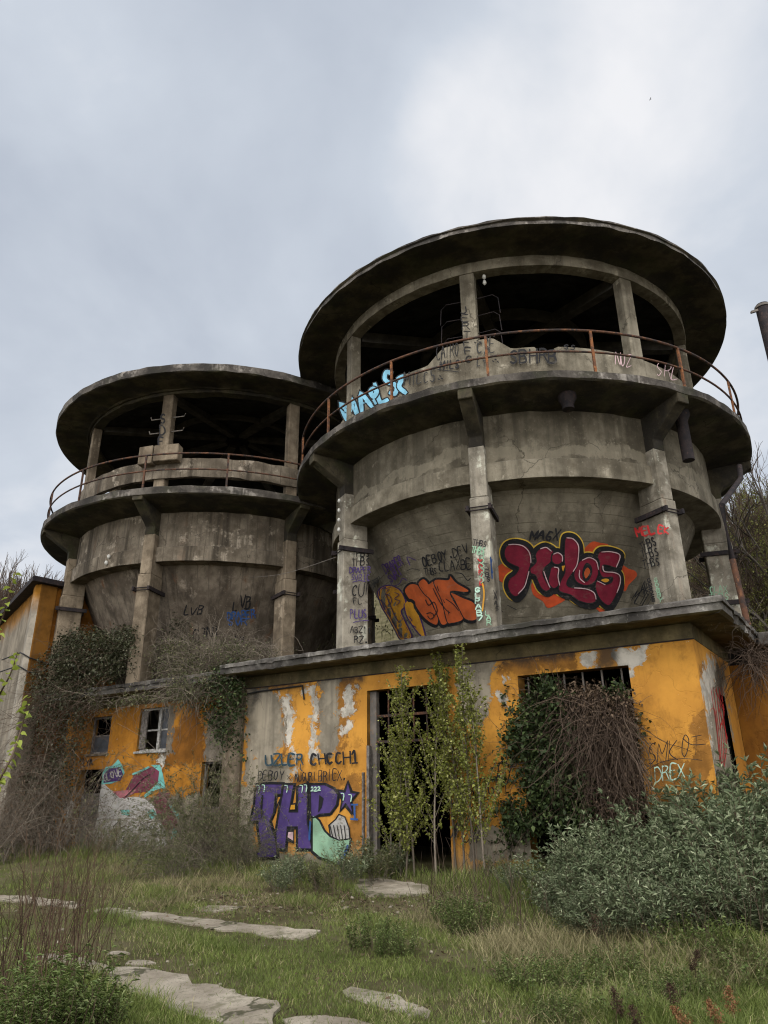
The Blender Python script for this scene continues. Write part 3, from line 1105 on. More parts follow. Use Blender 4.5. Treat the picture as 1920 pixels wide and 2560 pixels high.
HOP = {'r': (4.62, 0.52), 'l': (4.80, 0.50)}
TR, COLS_R = build_tower(CR, True, 'large pale round concrete tower under a flat disc roof, standing on the yellow building', -109.0)
TL, COLS_L = build_tower(CL, False, 'browner streaked round concrete tower farther back with ivy at its foot', -102.5)

# bits fixed to the right tower
c3 = np.array([CR[0], CR[1], 0.0])
for dg, L_ in ((-88.0, 0.10), (-58.5, 0.95)):
    m = MB()
    a = math.radians(dg)
    b = c3 + er(a) * 5.72
    m.lathe([(0.001, 9.54), (0.20, 9.54), (0.20, 9.44), (0.13, 9.30), (0.13, 9.28 - L_), (0.001, 9.28 - L_)], (b[0], b[1]), 20)
    m.build('drain_pipe', 'blacksteel', TR, smoothang=40)
# downpipe from the gallery to the ground
q0 = c3 + er(math.radians(-30)) * 6.15 + np.array([0, 0, 9.5])
V0 = at_y(1846, 1180, 15.6)
m = MB()
yb = 13.9
ptop = at_y(1804, 1262, yb)
pts = [at_y(1848, 1165, yb + 1.3), at_y(1852, 1196, yb + 1.1), ptop, np.array([ptop[0], ptop[1], 5.9]), np.array([ptop[0] + 0.05, ptop[1], 4.6]), np.array([ptop[0] + .05, ptop[1], 0.0])]
DP = ptop
m.tube(pts[:4], 0.062, 10)
m.build('downpipe', 'blacksteel', TR, smoothang=50)
m = MB()
m.tube(pts[3:], 0.06, 10)
m.build('downpipe', 'rust', TR, smoothang=50)
# cage ladder bars beside the upper column, hanging lamp insulators
a = math.radians(-109)
for k_, zz_ in enumerate((11.75, 12.25, 12.75)):
    for sg in (-1, 1):
        m = MB()
        o_ = c3 + er(a) * 5.1 + et(a) * 0.16 * sg + np.array([0, 0, zz_])
        m.tube([o_, o_ + et(a) * 0.42 * sg + [0, 0, 0.02], o_ + et(a) * 0.55 * sg + [0, 0, -0.1], o_ + et(a) * 0.58 * sg + [0, 0, -0.55]], 0.011, 6)
        m.build('cable_bracket', 'blacksteel', TR)
a = math.radians(-104.3)
for q in range(2):
    m = MB()
    b = c3 + er(a) * 5.18
    z = 13.28 - q * 0.17
    m.lathe([(0.001, z + .08), (0.035, z + .07), (0.05, z), (0.03, z - .03), (0.001, z - .06)], (b[0], b[1]), 12)
    m.build('insulator', 'porcelain', TR, smoothang=50)
a = math.radians(-154)
for q in range(4):
    m = MB()
    b = c3 + er(a) * 5.52 + et(a) * 0.05
    z = 8.42 - q * 0.26
    m.lathe([(0.001, z + .07), (0.03, z + .06), (0.045, z), (0.025, z - .03), (0.001, z - .05)], (b[0], b[1]), 12)
    m.build('insulator', 'porcelain', TR, smoothang=50)
cl3 = np.array([CL[0], CL[1], 0.0])
for dg, z in ((-118.5, 8.12), (-119.3, 7.94)):
    m = MB()
    b = cl3 + er(math.radians(dg)) * 5.31
    m.lathe([(0.001, z + .08), (0.04, z + .07), (0.055, z), (0.03, z - .04), (0.001, z - .06)], (b[0], b[1]), 12)
    m.build('insulator', 'porcelain', TL, smoothang=50)
a = math.radians(-102.5)
for zz_ in (12.1, 12.6):
    for sg in (-1, 1):
        m = MB()
        o_ = cl3 + er(a) * 5.15 + et(a) * 0.16 * sg + np.array([0, 0, zz_])
        m.tube([o_, o_ + et(a) * 0.4 * sg, o_ + et(a) * 0.44 * sg + [0, 0, 0.1]], 0.018, 6)
        m.build('cable_bracket', 'greymetal', TL)

# ------------------------------------------------------------------ the yellow building under the towers
YB = thing('yellow_building', 'long yellow building with peeling plaster and graffiti below the two concrete towers', 'building', wp(-8, 0, 0))
SR, SL, SJ = -2.27, -20.0, -12.42
K8, K9 = 640 / 1659, 720 / 1659
def C8(*p): return P(600, 1550, K8, *p)
def C9(*p): return P(1200, 1500, K9, *p)
def C7(*p): return P(0, 1400, K8, *p)
def C5(*p): return P(1550, 1500, 370 / 1659, *p)


FIELDS = {
    'grey': [C8((30, 430), (200, 450), (275, 520), (285, 620), (275, 720), (285, 810), (210, 890), (120, 910), (50, 900), (30, 560)),
             C8((520, 380), (645, 380), (632, 560), (628, 700), (615, 850), (560, 900), (515, 830), (515, 700), (522, 520)),
             C8((40, 900), (200, 900), (330, 930), (330, 1060), (60, 1080), (0, 1000)),
             C8((-40, 1060), (110, 1080), (90, 1500), (760, 1560), (770, 1760), (-60, 1760)),
             C9((-130, 340), (100, 352), (70, 430), (55, 620), (20, 720), (-120, 700)), C9((-60, 1280), (330, 1330), (330, 1500), (-60, 1500))],
    'white': [C8((205, 478), (255, 470), (290, 520), (325, 600), (330, 700), (300, 740), (285, 660), (262, 580)),
              C8((430, 420), (470, 440), (515, 470), (515, 600), (500, 720), (500, 820), (455, 860), (445, 800), (470, 740), (452, 620), (445, 520)),
              C8((690, 430), (745, 420), (740, 500), (715, 560), (735, 620), (715, 700), (655, 760), (660, 700), (700, 640), (660, 600), (680, 520)),
              C8((255, 470), (300, 500), (345, 600), (350, 720), (325, 800), (300, 790), (310, 700), (295, 600), (265, 540)), C8((310, 810), (360, 840), (390, 900), (370, 960), (335, 1010), (350, 920)), C8((440, 830), (500, 820), (520, 900), (470, 900)),
              C8((380, 470), (440, 440), (450, 480), (390, 490)),
              C9((570, 300), (665, 285), (672, 380), (600, 410), (575, 370)), C9((770, 285), (960, 268), (962, 330), (930, 380), (895, 420), (868, 475), (848, 400), (790, 372)),
              C9((125, 445), (170, 435), (150, 480), (125, 470)), C9((105, 540), (150, 545), (155, 610), (130, 620))],
    'ochre': [C8((200, 400), (330, 540), (335, 790), (290, 900), (250, 760), (240, 560)), C8((440, 400), (530, 470), (525, 720), (470, 740)),
              C8((615, 380), (760, 370), (755, 520), (735, 660), (650, 860), (600, 860), (620, 600)),
              C8((60, 1020), (800, 1000), (800, 1100), (60, 1100)), C8((700, 1050), (810, 1050), (810, 1500), (700, 1500)),
              C9((110, 345), (570, 300), (560, 400), (230, 430), (110, 440)), C9((960, 930), (1340, 910), (1340, 1320), (970, 1300)), C9((830, 330), (890, 330), (880, 400), (850, 440)),
              C9((1210, 640), (1310, 620), (1330, 900), (1250, 900))],
    'soot': [C9((670, 120), (810, 110), (795, 250), (780, 395), (665, 410), (680, 250)), C9((110, 335), (560, 285), (560, 330), (110, 385)), C8((60, 395), (420, 400), (420, 440), (60, 470)), C8((640, 360), (800, 345), (800, 400), (640, 410)), C8((500, 280), (600, 270), (610, 390), (520, 395)), C8((60, 300), (180, 330), (120, 500), (70, 600))],
}
FIELDS_L = {
    'grey': [C7((480, 1560), (1500, 1500), (1500, 2000), (440, 2000)), C7((1340, 1000), (1700, 800), (1700, 2000), (1300, 2000)), C7((1080, 950), (1140, 940), (1120, 1250), (1060, 1260))],
    'white': [C7((620, 1500), (1080, 1560), (1100, 1900), (580, 1900)), C7((1020, 1230), (1060, 1230), (1050, 1330), (1020, 1320)), C7((430, 1560), (520, 1540), (500, 1900), (420, 1900))],
    'ochre': [C7((480, 900), (640, 900), (560, 1300), (470, 1500)), C7((1000, 1220), (1300, 900), (1350, 1300), (1000, 1400))],
    'soot': [C7((560, 880), (1300, 830), (1300, 890), (560, 960))],
}
FIELDS_S = {
    'grey': [C5((1090, 700), (1150, 740), (1330, 2200), (1090, 2200), (1000, 1300))],
    'white': [C5((1000, 620), (1080, 650), (1130, 900), (1170, 1200), (1200, 1500), (1290, 2100), (1040, 2100), (950, 1200), (890, 900))],
    'ochre': [C5((860, 700), (990, 720), (1000, 1000), (900, 900))],
    'soot': [C5((1070, 640), (1170, 690), (1180, 900), (1130, 1000), (1090, 800))],
}


def sd_poly(p, poly):
    d2 = np.full(len(p), 1e18)
    n = len(poly)
    for i in range(n):
        a = np.array(poly[i])
        b = np.array(poly[(i + 1) % n])
        ab = b - a
        t = np.clip(((p - a) @ ab) / (ab @ ab + 1e-9), 0, 1)
        q = p - (a + t[:, None] * ab)
        d2 = np.minimum(d2, (q * q).sum(1))
    return np.sqrt(d2) * np.where(in_poly(p[:, 0], p[:, 1], poly), 1, -1)


def grid_wall(name, u0, u1, z0, z1, fn, holes, fields, mat, parent, step=0.04, scale=20.0):
    """a wall sheet on a grid with openings; peel masks stored per vertex"""
    us = np.unique(np.round(np.concatenate([np.linspace(u0, u1, int(abs(u1 - u0) / step) + 1), [h[0] for h in holes], [h[1] for h in holes]]), 4))
    zs = np.unique(np.round(np.concatenate([np.linspace(z0, z1, int((z1 - z0) / step) + 1), [h[2] for h in holes], [h[3] for h in holes]]), 4))
    us = us[(us >= min(u0, u1) - 1e-6) & (us <= max(u0, u1) + 1e-6)]
    zs = zs[(zs >= z0 - 1e-6) & (zs <= z1 + 1e-6)]
    U, Z = np.meshgrid(us, zs)
    V = np.stack([fn(u, 0)[0] + 0 * u for u in [U]] + [fn(u, 0)[1] + 0 * u for u in [U]] + [Z], -1).reshape(-1, 3)
    nu = len(us)
    F = []
    for i in range(len(zs) - 1):
        zc = (zs[i] + zs[i + 1]) / 2
        for j in range(nu - 1):
            uc = (us[j] + us[j + 1]) / 2
            if any(h[0] < uc < h[1] and h[2] < zc < h[3] for h in holes):
                continue
            F.append((i * nu + j, i * nu + j + 1, (i + 1) * nu + j + 1, (i + 1) * nu + j))
    off = root_off(parent)
    me = np_mesh(name, V - off, np.array(F))
    px = proj(V)
    for k in ('grey', 'white', 'ochre', 'soot'):
        val = np.full(len(V), -1.0)
        for poly in fields.get(k, []):
            sc = scale * (1.1 if k == 'soot' else 1.0)
            val = np.maximum(val, np.clip(sd_poly(px, poly) / sc, -1, 1))
        at = me.attributes.new(k, 'FLOAT', 'POINT')
        at.data.foreach_set('value', val.astype(np.float32))
    return link(name, me, parent, mat)


D1 = (-8.70, -6.86, 0.02, 3.48)
D2 = (-5.34, -3.34, 0.02, 3.48)
grid_wall('wall', SJ, SR, -0.1, 3.80, lambda u, z: (WO[0] + WD[0] * u, WO[1] + WD[1] * u), [D1, D2], FIELDS, 'yellow', YB)
WL1 = (-18.86, -17.93, 2.58, 3.58)
WL2 = (-16.70, -15.52, 2.58, 3.68)
WL3 = (-14.12, -13.24, 1.18, 2.25)
DL = (-19.15, -17.90, 0.02, 2.17)
T1 = -0.6
grid_wall('wall', SL, SJ, -0.1, 3.80, lambda u, z: (WO[0] + WD[0] * u + WN[0] * T1, WO[1] + WD[1] * u + WN[1] * T1), [WL1, WL2, WL3, DL], FIELDS_L, 'orange', YB)
DS = (-1.98, -1.52, 0.02, 3.07)
grid_wall('wall', -3.07, 0.0, -0.1, 3.80, lambda u, z: (WO[0] + WD[0] * SR + WN[0] * u, WO[1] + WD[1] * SR + WN[1] * u), [DS], FIELDS_S, 'yellow', YB)


def reveal(s0, s1, z0, z1, t, depth, mat, parent, name='reveal'):
    """the thickness of the wall around an opening"""
    m = MB()
    for (a, b) in (((s0, z0), (s0, z1)), ((s0, z1), (s1, z1)), ((s1, z1), (s1, z0)), ((s1, z0), (s0, z0))):
        m.add([wp(a[0], t, a[1]), wp(b[0], t, b[1]), wp(b[0], t - depth, b[1]), wp(a[0], t - depth, a[1])], [(0, 1, 2, 3)])
    return m.build(name, mat, parent)


M['reveal'] = flat('dirty ochre reveal plaster', (0.30, 0.15, 0.03), 0.9, 0.5, 3)
M['reveal_grey'] = flat('dirty grey reveal plaster', (0.20, 0.17, 0.13), 0.9, 0.5, 3)
for h, t in ((D1, 0), (D2, 0)):
    reveal(*h, t, 0.30, 'reveal', YB)
for h in (WL1, WL2, WL3, DL):
    reveal(*h, T1, 0.25, 'reveal', YB)
# rooms behind the openings, their darkness put into a near-black colour
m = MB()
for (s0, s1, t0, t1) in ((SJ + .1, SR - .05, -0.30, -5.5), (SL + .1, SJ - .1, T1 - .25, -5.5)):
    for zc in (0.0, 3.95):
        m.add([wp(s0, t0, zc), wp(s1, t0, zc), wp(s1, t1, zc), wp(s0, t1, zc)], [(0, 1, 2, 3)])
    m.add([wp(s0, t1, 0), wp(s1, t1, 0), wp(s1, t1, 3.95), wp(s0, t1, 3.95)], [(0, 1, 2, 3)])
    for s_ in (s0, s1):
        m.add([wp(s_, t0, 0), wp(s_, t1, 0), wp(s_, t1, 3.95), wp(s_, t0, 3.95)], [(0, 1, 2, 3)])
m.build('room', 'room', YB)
# end of the right block at the jog, back and far walls
m = MB()
m.add([wp(SJ, 0, -.1), wp(SJ, T1, -.1), wp(SJ, T1, 3.8), wp(SJ, 0, 3.8)], [(0, 1, 2, 3)])
m.add([wp(SL, T1, -.1), wp(SL, -9, -.1), wp(SL, -9, 3.8), wp(SL, T1, 3.8)], [(0, 1, 2, 3)])
m.add([wp(SL, -9, -.1), wp(SR, -9, -.1), wp(SR, -9, 3.8), wp(SL, -9, 3.8)], [(0, 1, 2, 3)])
m.build('rear_wall', 'conc_r_plain', YB)
# frieze above the lime wash
m = MB()
m.wbox(SJ - .012, SR + .012, -0.2, 0.012, 3.80, 4.06)
m.wbox(SL, SJ - .02, T1 - .2, T1 + 0.012, 3.80, 4.06)
m.wbox(SR - .2, SR + .012, -9.0, -0.21, 3.80, 4.06)
m.build('frieze', 'soffit', YB, bevel=0.01)
# cornice slab, stepped lip, with broken edges
def cornice(runs, name):
    m = MB()
    r_ = np.random.default_rng(4)
    for (p0, p1, nrm, cut0, cut1) in runs:
        L = np.linalg.norm(p1 - p0)
        n = max(2, int(L / 0.12))
        prof = [(0.0, 4.062), (0.56, 4.055), (0.60, 4.075), (0.60, 4.20), (0.64, 4.205), (0.64, 4.275), (0.60, 4.30), (0.0, 4.31)]
        jit = r_.normal(0, 0.010, (n + 1, len(prof)))
        for i in range(n + 1):
            if r_.random() < 0.08:
                jit[i, 2:6] -= r_.uniform(0.01, 0.045)
        vs = []
        for i in range(n + 1):
            f = i / n
            for j, (o_, z) in enumerate(prof):
                q = p0 + (p1 - p0) * f + nrm * (o_ + (jit[i, j] if 0 < j < 7 else 0))
                dirv = (p1 - p0) / L
                q = q + dirv * (o_ * (cut1 if f == 1 else 0)) - dirv * (o_ * (cut0 if f == 0 else 0))
                vs.append((q[0], q[1], z + (jit[i, j] * .4 if 0 < j < 7 else 0)))
        k = len(prof)
        fs = [(i * k + j, i * k + (j + 1) % k, (i + 1) * k + (j + 1) % k, (i + 1) * k + j) for i in range(n) for j in range(k)]
        fs += [tuple(range(k)), tuple(n * k + j for j in range(k))[::-1]]
        m.add(vs, fs)
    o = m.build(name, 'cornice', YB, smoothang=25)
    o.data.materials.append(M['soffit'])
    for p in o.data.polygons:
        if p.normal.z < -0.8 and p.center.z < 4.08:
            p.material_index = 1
    return o


cornice([(wp(SJ, 0, 0), wp(SR, 0, 0), WN, 0.0, 1.0), (wp(SR, 0, 0), wp(SR, -9, 0), WD, 1.0, 0.0), (wp(SL - .6, T1, 0), wp(SJ - .005, T1, 0), WN, 0.0, 0.0)], 'cornice')
m = MB()
m.wbox(SJ + .02, SR - .02, -9, -0.02, 4.10, 4.318)
m.wbox(SL, SJ, -9, T1 - .02, 4.10, 4.318)
m.build('roof', 'roofmoss', YB)
# drip line under the frieze
m = MB()
m.wbox(SJ, SR + .02, 0.0, 0.02, 3.785, 3.803)
m.build('drip_line', 'blacksteel', YB)
# pilaster at the jog, cables
m = MB()
m.wbox(SJ - .30, SJ + .28, T1 + .01, 0.09, -0.1, 3.79)
m.build('pilaster', 'conc_l_col', YB, bevel=0.02)
m = MB()
m.tube([wp(SJ - .2, .11, 3.62), wp(-11.7, .03, 3.70), wp(-10.6, .03, 3.72), wp(-10.42, .03, 3.72), wp(-10.40, .03, 3.60), wp(-10.36, .03, 3.42)], 0.018, 6)
m.build('conduit', 'cable', YB)

# door 1: steel frame, barred fanlight
door = MB()
door.wbox(D1[0], D1[0] + 0.16, -0.22, -0.10, 0.05, 3.47)
df = door.build('door_frame', 'greymetal', YB, bevel=0.008)
for z in (2.47, 2.97):
    m = MB()
    m.wbox(D1[0] + .162, D1[1], -0.18, -0.13, z - .025, z + .025)
    m.build('transom', 'rust', df)
for k in range(5):
    s = D1[0] + 0.16 + (k + 0.9) * 0.3
    m = MB()
    m.wbox(s - .014, s + .014, -0.168, -0.142, 2.498 if k != 9 else 0, 3.47)
    m.build('bar', 'rust', df)
m = MB()
m.wbox(D1[0] + .03, D1[0] + .09, -0.03, 0.06, 0.05, 2.4)
m.wbox(D1[0] - .09, D1[0] - .05, 0.004, 0.05, 0.1, 1.9)
m.build('plank', 'wood', df)
# door 2: bars at the top
m = MB()
m.wbox(D2[0], D2[1], -0.22, -0.17, 2.93, 2.98)
df2 = m.build('door_frame', 'rust', YB)
for k in range(6):
    s = D2[0] + 0.12 + k * 0.34
    m = MB()
    m.wbox(s - .014, s + .014, -0.208, -0.182, 2.98, 3.47)
    m.build('bar', 'greymetal', df2)
# windows of the left block
for (s0, s1, z0, z1), nb, mt in ((WL1, 1, 'wood'), (WL2, 2, 'whitewood'), (WL3, 0, 'wood')):
    m = MB()
    w_ = 0.05
    ta, tb = T1 - .16, T1 - .10
    m.wbox(s0, s0 + w_, ta, tb, z0, z1)
    m.wbox(s1 - w_, s1, ta, tb, z0, z1)
    m.wbox(s0 + w_, s1 - w_, ta, tb, z1 - w_, z1)
    m.wbox(s0 + w_, s1 - w_, ta, tb, z0, z0 + w_)
    wdw = m.build('window', mt, YB, bevel=0.005)
    if nb:
        m = MB()
        zm = z0 + (z1 - z0) * 0.48
        m.wbox(s0 + w_, s1 - w_, ta + .01, tb - .01, zm - .02, zm + .02)
        if nb == 2:
            sm_ = s0 + (s1 - s0) * 0.62
            m.wbox(sm_ - .05, sm_ + .05, ta + .005, tb + .01, z0 + w_, z1 - w_)
        m.build('muntin', mt, wdw)
        m = MB()
        if nb == 1:
            m.wbox(s0 + w_, s1 - w_, ta + .025, ta + .03, z0 + w_, zm - .02)
        else:
            m.wbox(s0 + (s1 - s0) * .67, s1 - w_, ta + .025, ta + .03, z0 + w_, z1 - w_)
        m.build('pane', 'glass', wdw)
        m = MB()
        m.wbox(s0 - .05, s1 + .05, T1 - .1, T1 + .06, z0 - .06, z0 - .002)
        m.build('sill', 'whitewood' if nb == 2 else 'conc_l_col', wdw, bevel=0.008)
m = MB()
m.wbox(WL2[0] - .002, WL2[0] + .25, T1 - .098, T1 - .06, 2.65, 3.62)
m.build('shutter', 'wood', YB)
m = MB()
m.wbox(DL[0] + .03, DL[1] - .03, T1 - .24, T1 - .18, 0.02, 1.55)
dl = m.build('door', 'wood', YB)
m = MB()
for q in range(3):
    m.wbox(DL[0] + .05 + q * .4, DL[0] + .38 + q * .4, T1 - .178, T1 - .165, 0.1 + 0.02 * q, 1.45)
m.build('panel', 'wood', dl)

# annex behind the right corner
AX = thing('yellow_annex', 'orange annex with a flat dark roof edge set back behind the right corner', 'building', wp(1.5, -3.1, 0))
TA = -3.09
M['orange_shade'] = wallpaint('orange lime wash with shade in its colour', (0.20, 0.082, 0.012), (0.27, 0.115, 0.014), (0.14, 0.055, 0.010), (0.4, 0.37, 0.33), (0.2, 0.17, 0.13))  # darker colour stands in for the shade under the annex roof
FA = {'grey': [], 'white': [], 'ochre': [], 'soot': []}
grid_wall('wall', SR + .002, 6.0, -0.1, 3.75, lambda u, z: (WO[0] + WD[0] * u + WN[0] * TA, WO[1] + WD[1] * u + WN[1] * TA), [(-0.35, 3.2, 0.05, 3.45)], FA, 'orange_shade', AX, step=0.12)
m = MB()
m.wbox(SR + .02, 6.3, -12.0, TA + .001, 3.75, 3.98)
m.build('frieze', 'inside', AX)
m = MB()
m.wbox(SR + .66, 6.6, -12.2, TA + .62, 3.98, 4.22)
m.build('roof', 'cornice', AX, bevel=0.02)
m = MB()
for k in range(8):
    m.wbox(-0.33, 3.18, TA - .16, TA - .10, 0.08 + k * 0.42, 0.47 + k * 0.42)
m.build('shutter_door', 'rust_or', AX, bevel=0.01)
m = MB()
m.wbox(-0.40, -0.30, TA - .2, TA + .02, 0, 3.5)
m.build('door_frame', 'greymetal', AX)
m = MB()
m.add([wp(6.0, TA, -.1), wp(6.0, -12, -.1), wp(6.0, -12, 3.75), wp(6.0, TA, 3.75)], [(0, 1, 2, 3)])
m.build('end_wall', 'orange_shade', AX)

# pale retaining wall up the slope behind the annex
RW = thing('retaining_wall', 'pale rounded concrete retaining wall behind the annex roof', 'wall', wp(6, -13, 0))
m = MB()
pr = [(-13.0, 2.0), (-12.75, 6.2), (-12.85, 6.55), (-13.2, 6.75), (-13.6, 6.7), (-13.8, 2.0)]
ss = np.linspace(2.5, 30, 40)
vs = [wp(s, t, z + (0.2 * math.sin(s * .5) if z > 5 else 0)) for s in ss for t, z in pr]
k = len(pr)
m.add(vs, [(i * k + j, i * k + (j + 1) % k, (i + 1) * k + (j + 1) % k, (i + 1) * k + j) for i in range(len(ss) - 1) for j in range(k)] + [tuple(range(k))])
m.build('wall_face', 'conc_rim' if False else 'conc_r_plain', RW, smoothang=50)

# chimney pipe at the right edge
cpx = at_y(1912, 790, 15.0)
CP = thing('chimney_pipe', 'dark round chimney pipe with a clamp collar rising at the right edge', 'pipe', (cpx[0], cpx[1], 0))
top = at_y(1900, 765, 15.0)[2]
m = MB()
m.lathe([(0.001, 3.0), (0.17, 3.0), (0.17, top), (0.15, top + .03), (0.14, top), (0.14, top - .5), (0.001, top - .5)], (cpx[0], cpx[1]), 24)
m.build('pipe', 'blacksteel', CP, smoothang=40)
m = MB()
m.lathe([(0.171, top - .08), (0.19, top - .08), (0.19, top - .02), (0.171, top - .02)], (cpx[0], cpx[1]), 24)
cl_ = m.build('clamp', 'greymetal', CP, smoothang=40)
m = MB()
m.box((cpx[0] - .27, cpx[1] - .05, top - .2), (0.09, 0, 0.03), (0, .03, 0), (0, 0, .03))
m.build('clamp_bolt', 'greymetal', cl_)

# ------------------------------------------------------------------ building at the left edge
lc = at_y(72, 1640, 21.6)
ztop = at_y(102, 1462, 21.6)[2]
LB = thing('corner_building', 'tall grey and orange rendered building with a corner pilaster at the left edge', 'building', (lc[0], lc[1], 0))
dl1 = np.array([-math.sin(math.radians(36)), math.cos(math.radians(36)), 0.0])
dl2 = np.array([math.sin(math.radians(40)), math.cos(math.radians(40)), 0.0])
n1_ = np.array([-math.cos(math.radians(36)), -math.sin(math.radians(36)), 0.0])
n2_ = np.array([math.cos(math.radians(40)), -math.sin(math.radians(40)), 0.0])
b0 = np.array([lc[0], lc[1], 0.0])


def lw(name, o, d, L, z0, z1, mat, parent, thick, n):
    m = MB()
    c = o + d * L / 2 - n * thick / 2
    m.box(np.array([c[0], c[1], (z0 + z1) / 2]), d * L / 2, n * thick / 2, np.array([0, 0, (z1 - z0) / 2]))
    return m.build(name, mat, parent, bevel=0.01)


def wall_mat(name, z_or, grey, orange):
    t = NT(name)
    x = t.xyz()
    rag = t.math('MULTIPLY', t.math('SUBTRACT', t.noise(1.3, 8, 0.7), 0.5), 1.3)
    f = t.step(t.math('ADD', x[2], rag), z_or - .4, z_or + .4)
    n = t.noise(1.5, 7, 0.65)
    st = t.noise(1.0, 6, 0.6, stretch=(4, 4, 0.2))
    g = t.mix(t.step(n, 0.38, 0.64), tuple(v * 0.6 for v in grey), grey)
    o_ = t.mix(t.step(n, 0.38, 0.64), tuple(v * 0.6 for v in orange), orange)
    c = t.mix(f, g, o_)
    c = t.mix(t.math('MULTIPLY', t.step(st, 0.5, 0.7), 0.55), c, tuple(v * 0.3 for v in grey))
    t.bump(n, 0.4, 0.02)
    return t.done(c, 0.92, 0.15)


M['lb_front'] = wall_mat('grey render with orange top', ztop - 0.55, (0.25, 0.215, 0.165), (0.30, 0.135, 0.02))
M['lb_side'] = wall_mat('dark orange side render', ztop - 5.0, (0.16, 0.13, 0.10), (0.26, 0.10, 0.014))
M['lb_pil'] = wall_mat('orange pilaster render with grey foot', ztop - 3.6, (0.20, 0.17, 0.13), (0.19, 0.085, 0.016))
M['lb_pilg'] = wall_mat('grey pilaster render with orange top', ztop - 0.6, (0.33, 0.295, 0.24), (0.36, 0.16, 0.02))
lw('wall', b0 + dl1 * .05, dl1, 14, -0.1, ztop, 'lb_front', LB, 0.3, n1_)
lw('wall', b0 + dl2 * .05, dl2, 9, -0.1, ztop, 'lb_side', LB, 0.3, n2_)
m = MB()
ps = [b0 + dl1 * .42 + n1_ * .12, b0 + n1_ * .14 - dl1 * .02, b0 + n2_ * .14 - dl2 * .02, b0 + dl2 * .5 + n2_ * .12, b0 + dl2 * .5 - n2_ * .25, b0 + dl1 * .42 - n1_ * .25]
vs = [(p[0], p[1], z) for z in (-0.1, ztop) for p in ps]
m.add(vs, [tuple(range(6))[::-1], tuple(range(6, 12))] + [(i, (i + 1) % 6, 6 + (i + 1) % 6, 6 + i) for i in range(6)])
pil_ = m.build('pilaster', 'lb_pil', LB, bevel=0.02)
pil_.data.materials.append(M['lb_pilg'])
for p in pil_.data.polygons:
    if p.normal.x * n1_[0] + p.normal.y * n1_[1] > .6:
        p.material_index = 1
m = MB()
p4 = b0 + dl2 * 4.4 + n2_ * .1
m.box(np.array([p4[0], p4[1], ztop / 2 - 1.0]), dl2 * .3, n2_ * .14, np.array([0, 0, ztop / 2 - 1.1]))
m.build('pilaster', 'lb_pil', LB, bevel=0.02)
m = MB()
for (d_, n_, L_) in ((dl1, n1_, 14.2), (dl2, n2_, 9.3)):
    ov = 0.32
    vs = []
    for z in (ztop, ztop + .16):
        for q in (b0 - d_ * 0.38 + n_ * ov, b0 + d_ * L_ + n_ * ov, b0 + d_ * L_ - n_ * 2.0, b0 - d_ * 0.0 - n_ * 1.2):
            vs.append((q[0], q[1], z + (0.004 if d_ is dl2 else 0)))
    m.add(vs, [(3, 2, 1, 0), (4, 5, 6, 7)] + [(i, (i + 1) % 4, 4 + (i + 1) % 4, 4 + i) for i in range(4)])
m.build('roof', 'blacksteel', LB)
for dz in (1.95, 2.35):
    m = MB()
    q = [b0 + dl1 * 3 + n1_ * .3, b0 + dl1 * .5 + n1_ * .17, b0 + n1_ * .17 - dl1 * .03, b0 + n2_ * .17 - dl2 * .03, b0 + dl2 * .6 + n2_ * .16]
    m.tube([np.array([p[0], p[1], ztop - dz - 0.12 * i]) for i, p in enumerate(q)], 0.02, 6)
    m.build('cable', 'cable', LB)

# ------------------------------------------------------------------ graffiti: thin coats of paint lying on the real surfaces
def S_wall(t=0.0):
    P0 = WO + WN * t
    return lambda x, y: (on_plane(x, y, P0, WN), WN)


def S_side():
    P0 = WO + WD * SR
    return lambda x, y: (on_plane(x, y, P0, WD), WD)


def S_cyl(c, R):
    def f(x, y):
        d = ray(x, y)
        a = d[0] ** 2 + d[1] ** 2
        b = -2 * (d[0] * c[0] + d[1] * c[1])
        cc = c[0] ** 2 + c[1] ** 2 - R * R
        D = max(b * b - 4 * a * cc, 0)
        k = (-b - math.sqrt(D)) / (2 * a)
        p = EYE + d * k
        return p, unit(np.array([p[0] - c[0], p[1] - c[1], 0]))
    return f


def S_cone(c, rt, sl, z0=7.74):
    """hopper: r = rt - sl*(z0 - z)"""
    def f(x, y):
        d = ray(x, y)
        # |xy - c|^2 = (A + sl*z)^2
        A = rt - sl * z0
        ox, oy, oz = -c[0], -c[1], H
        a = d[0] ** 2 + d[1] ** 2 - (sl * d[2]) ** 2
        b = 2 * (d[0] * ox + d[1] * oy - sl * d[2] * (A + sl * oz))
        cc = ox ** 2 + oy ** 2 - (A + sl * oz) ** 2
        D = max(b * b - 4 * a * cc, 0)
        k = (-b - math.sqrt(D)) / (2 * a)
        p = EYE + d * k
        q = unit(np.array([p[0] - c[0], p[1] - c[1], 0]))
        n = unit(q - np.array([0, 0, sl]))
        return p, n
    return f


def S_face(c, deg, R=5.45):
    a = math.radians(deg)
    P0 = np.array([c[0], c[1], 0]) + er(a) * R
    return lambda x, y: (on_plane(x, y, P0, er(a)), er(a))


def S_flank(c, deg, sg, w=0.205):
    a = math.radians(deg)
    n = et(a) * sg
    P0 = np.array([c[0], c[1], 0]) + n * w
    return lambda x, y: (on_plane(x, y, P0, n), n)


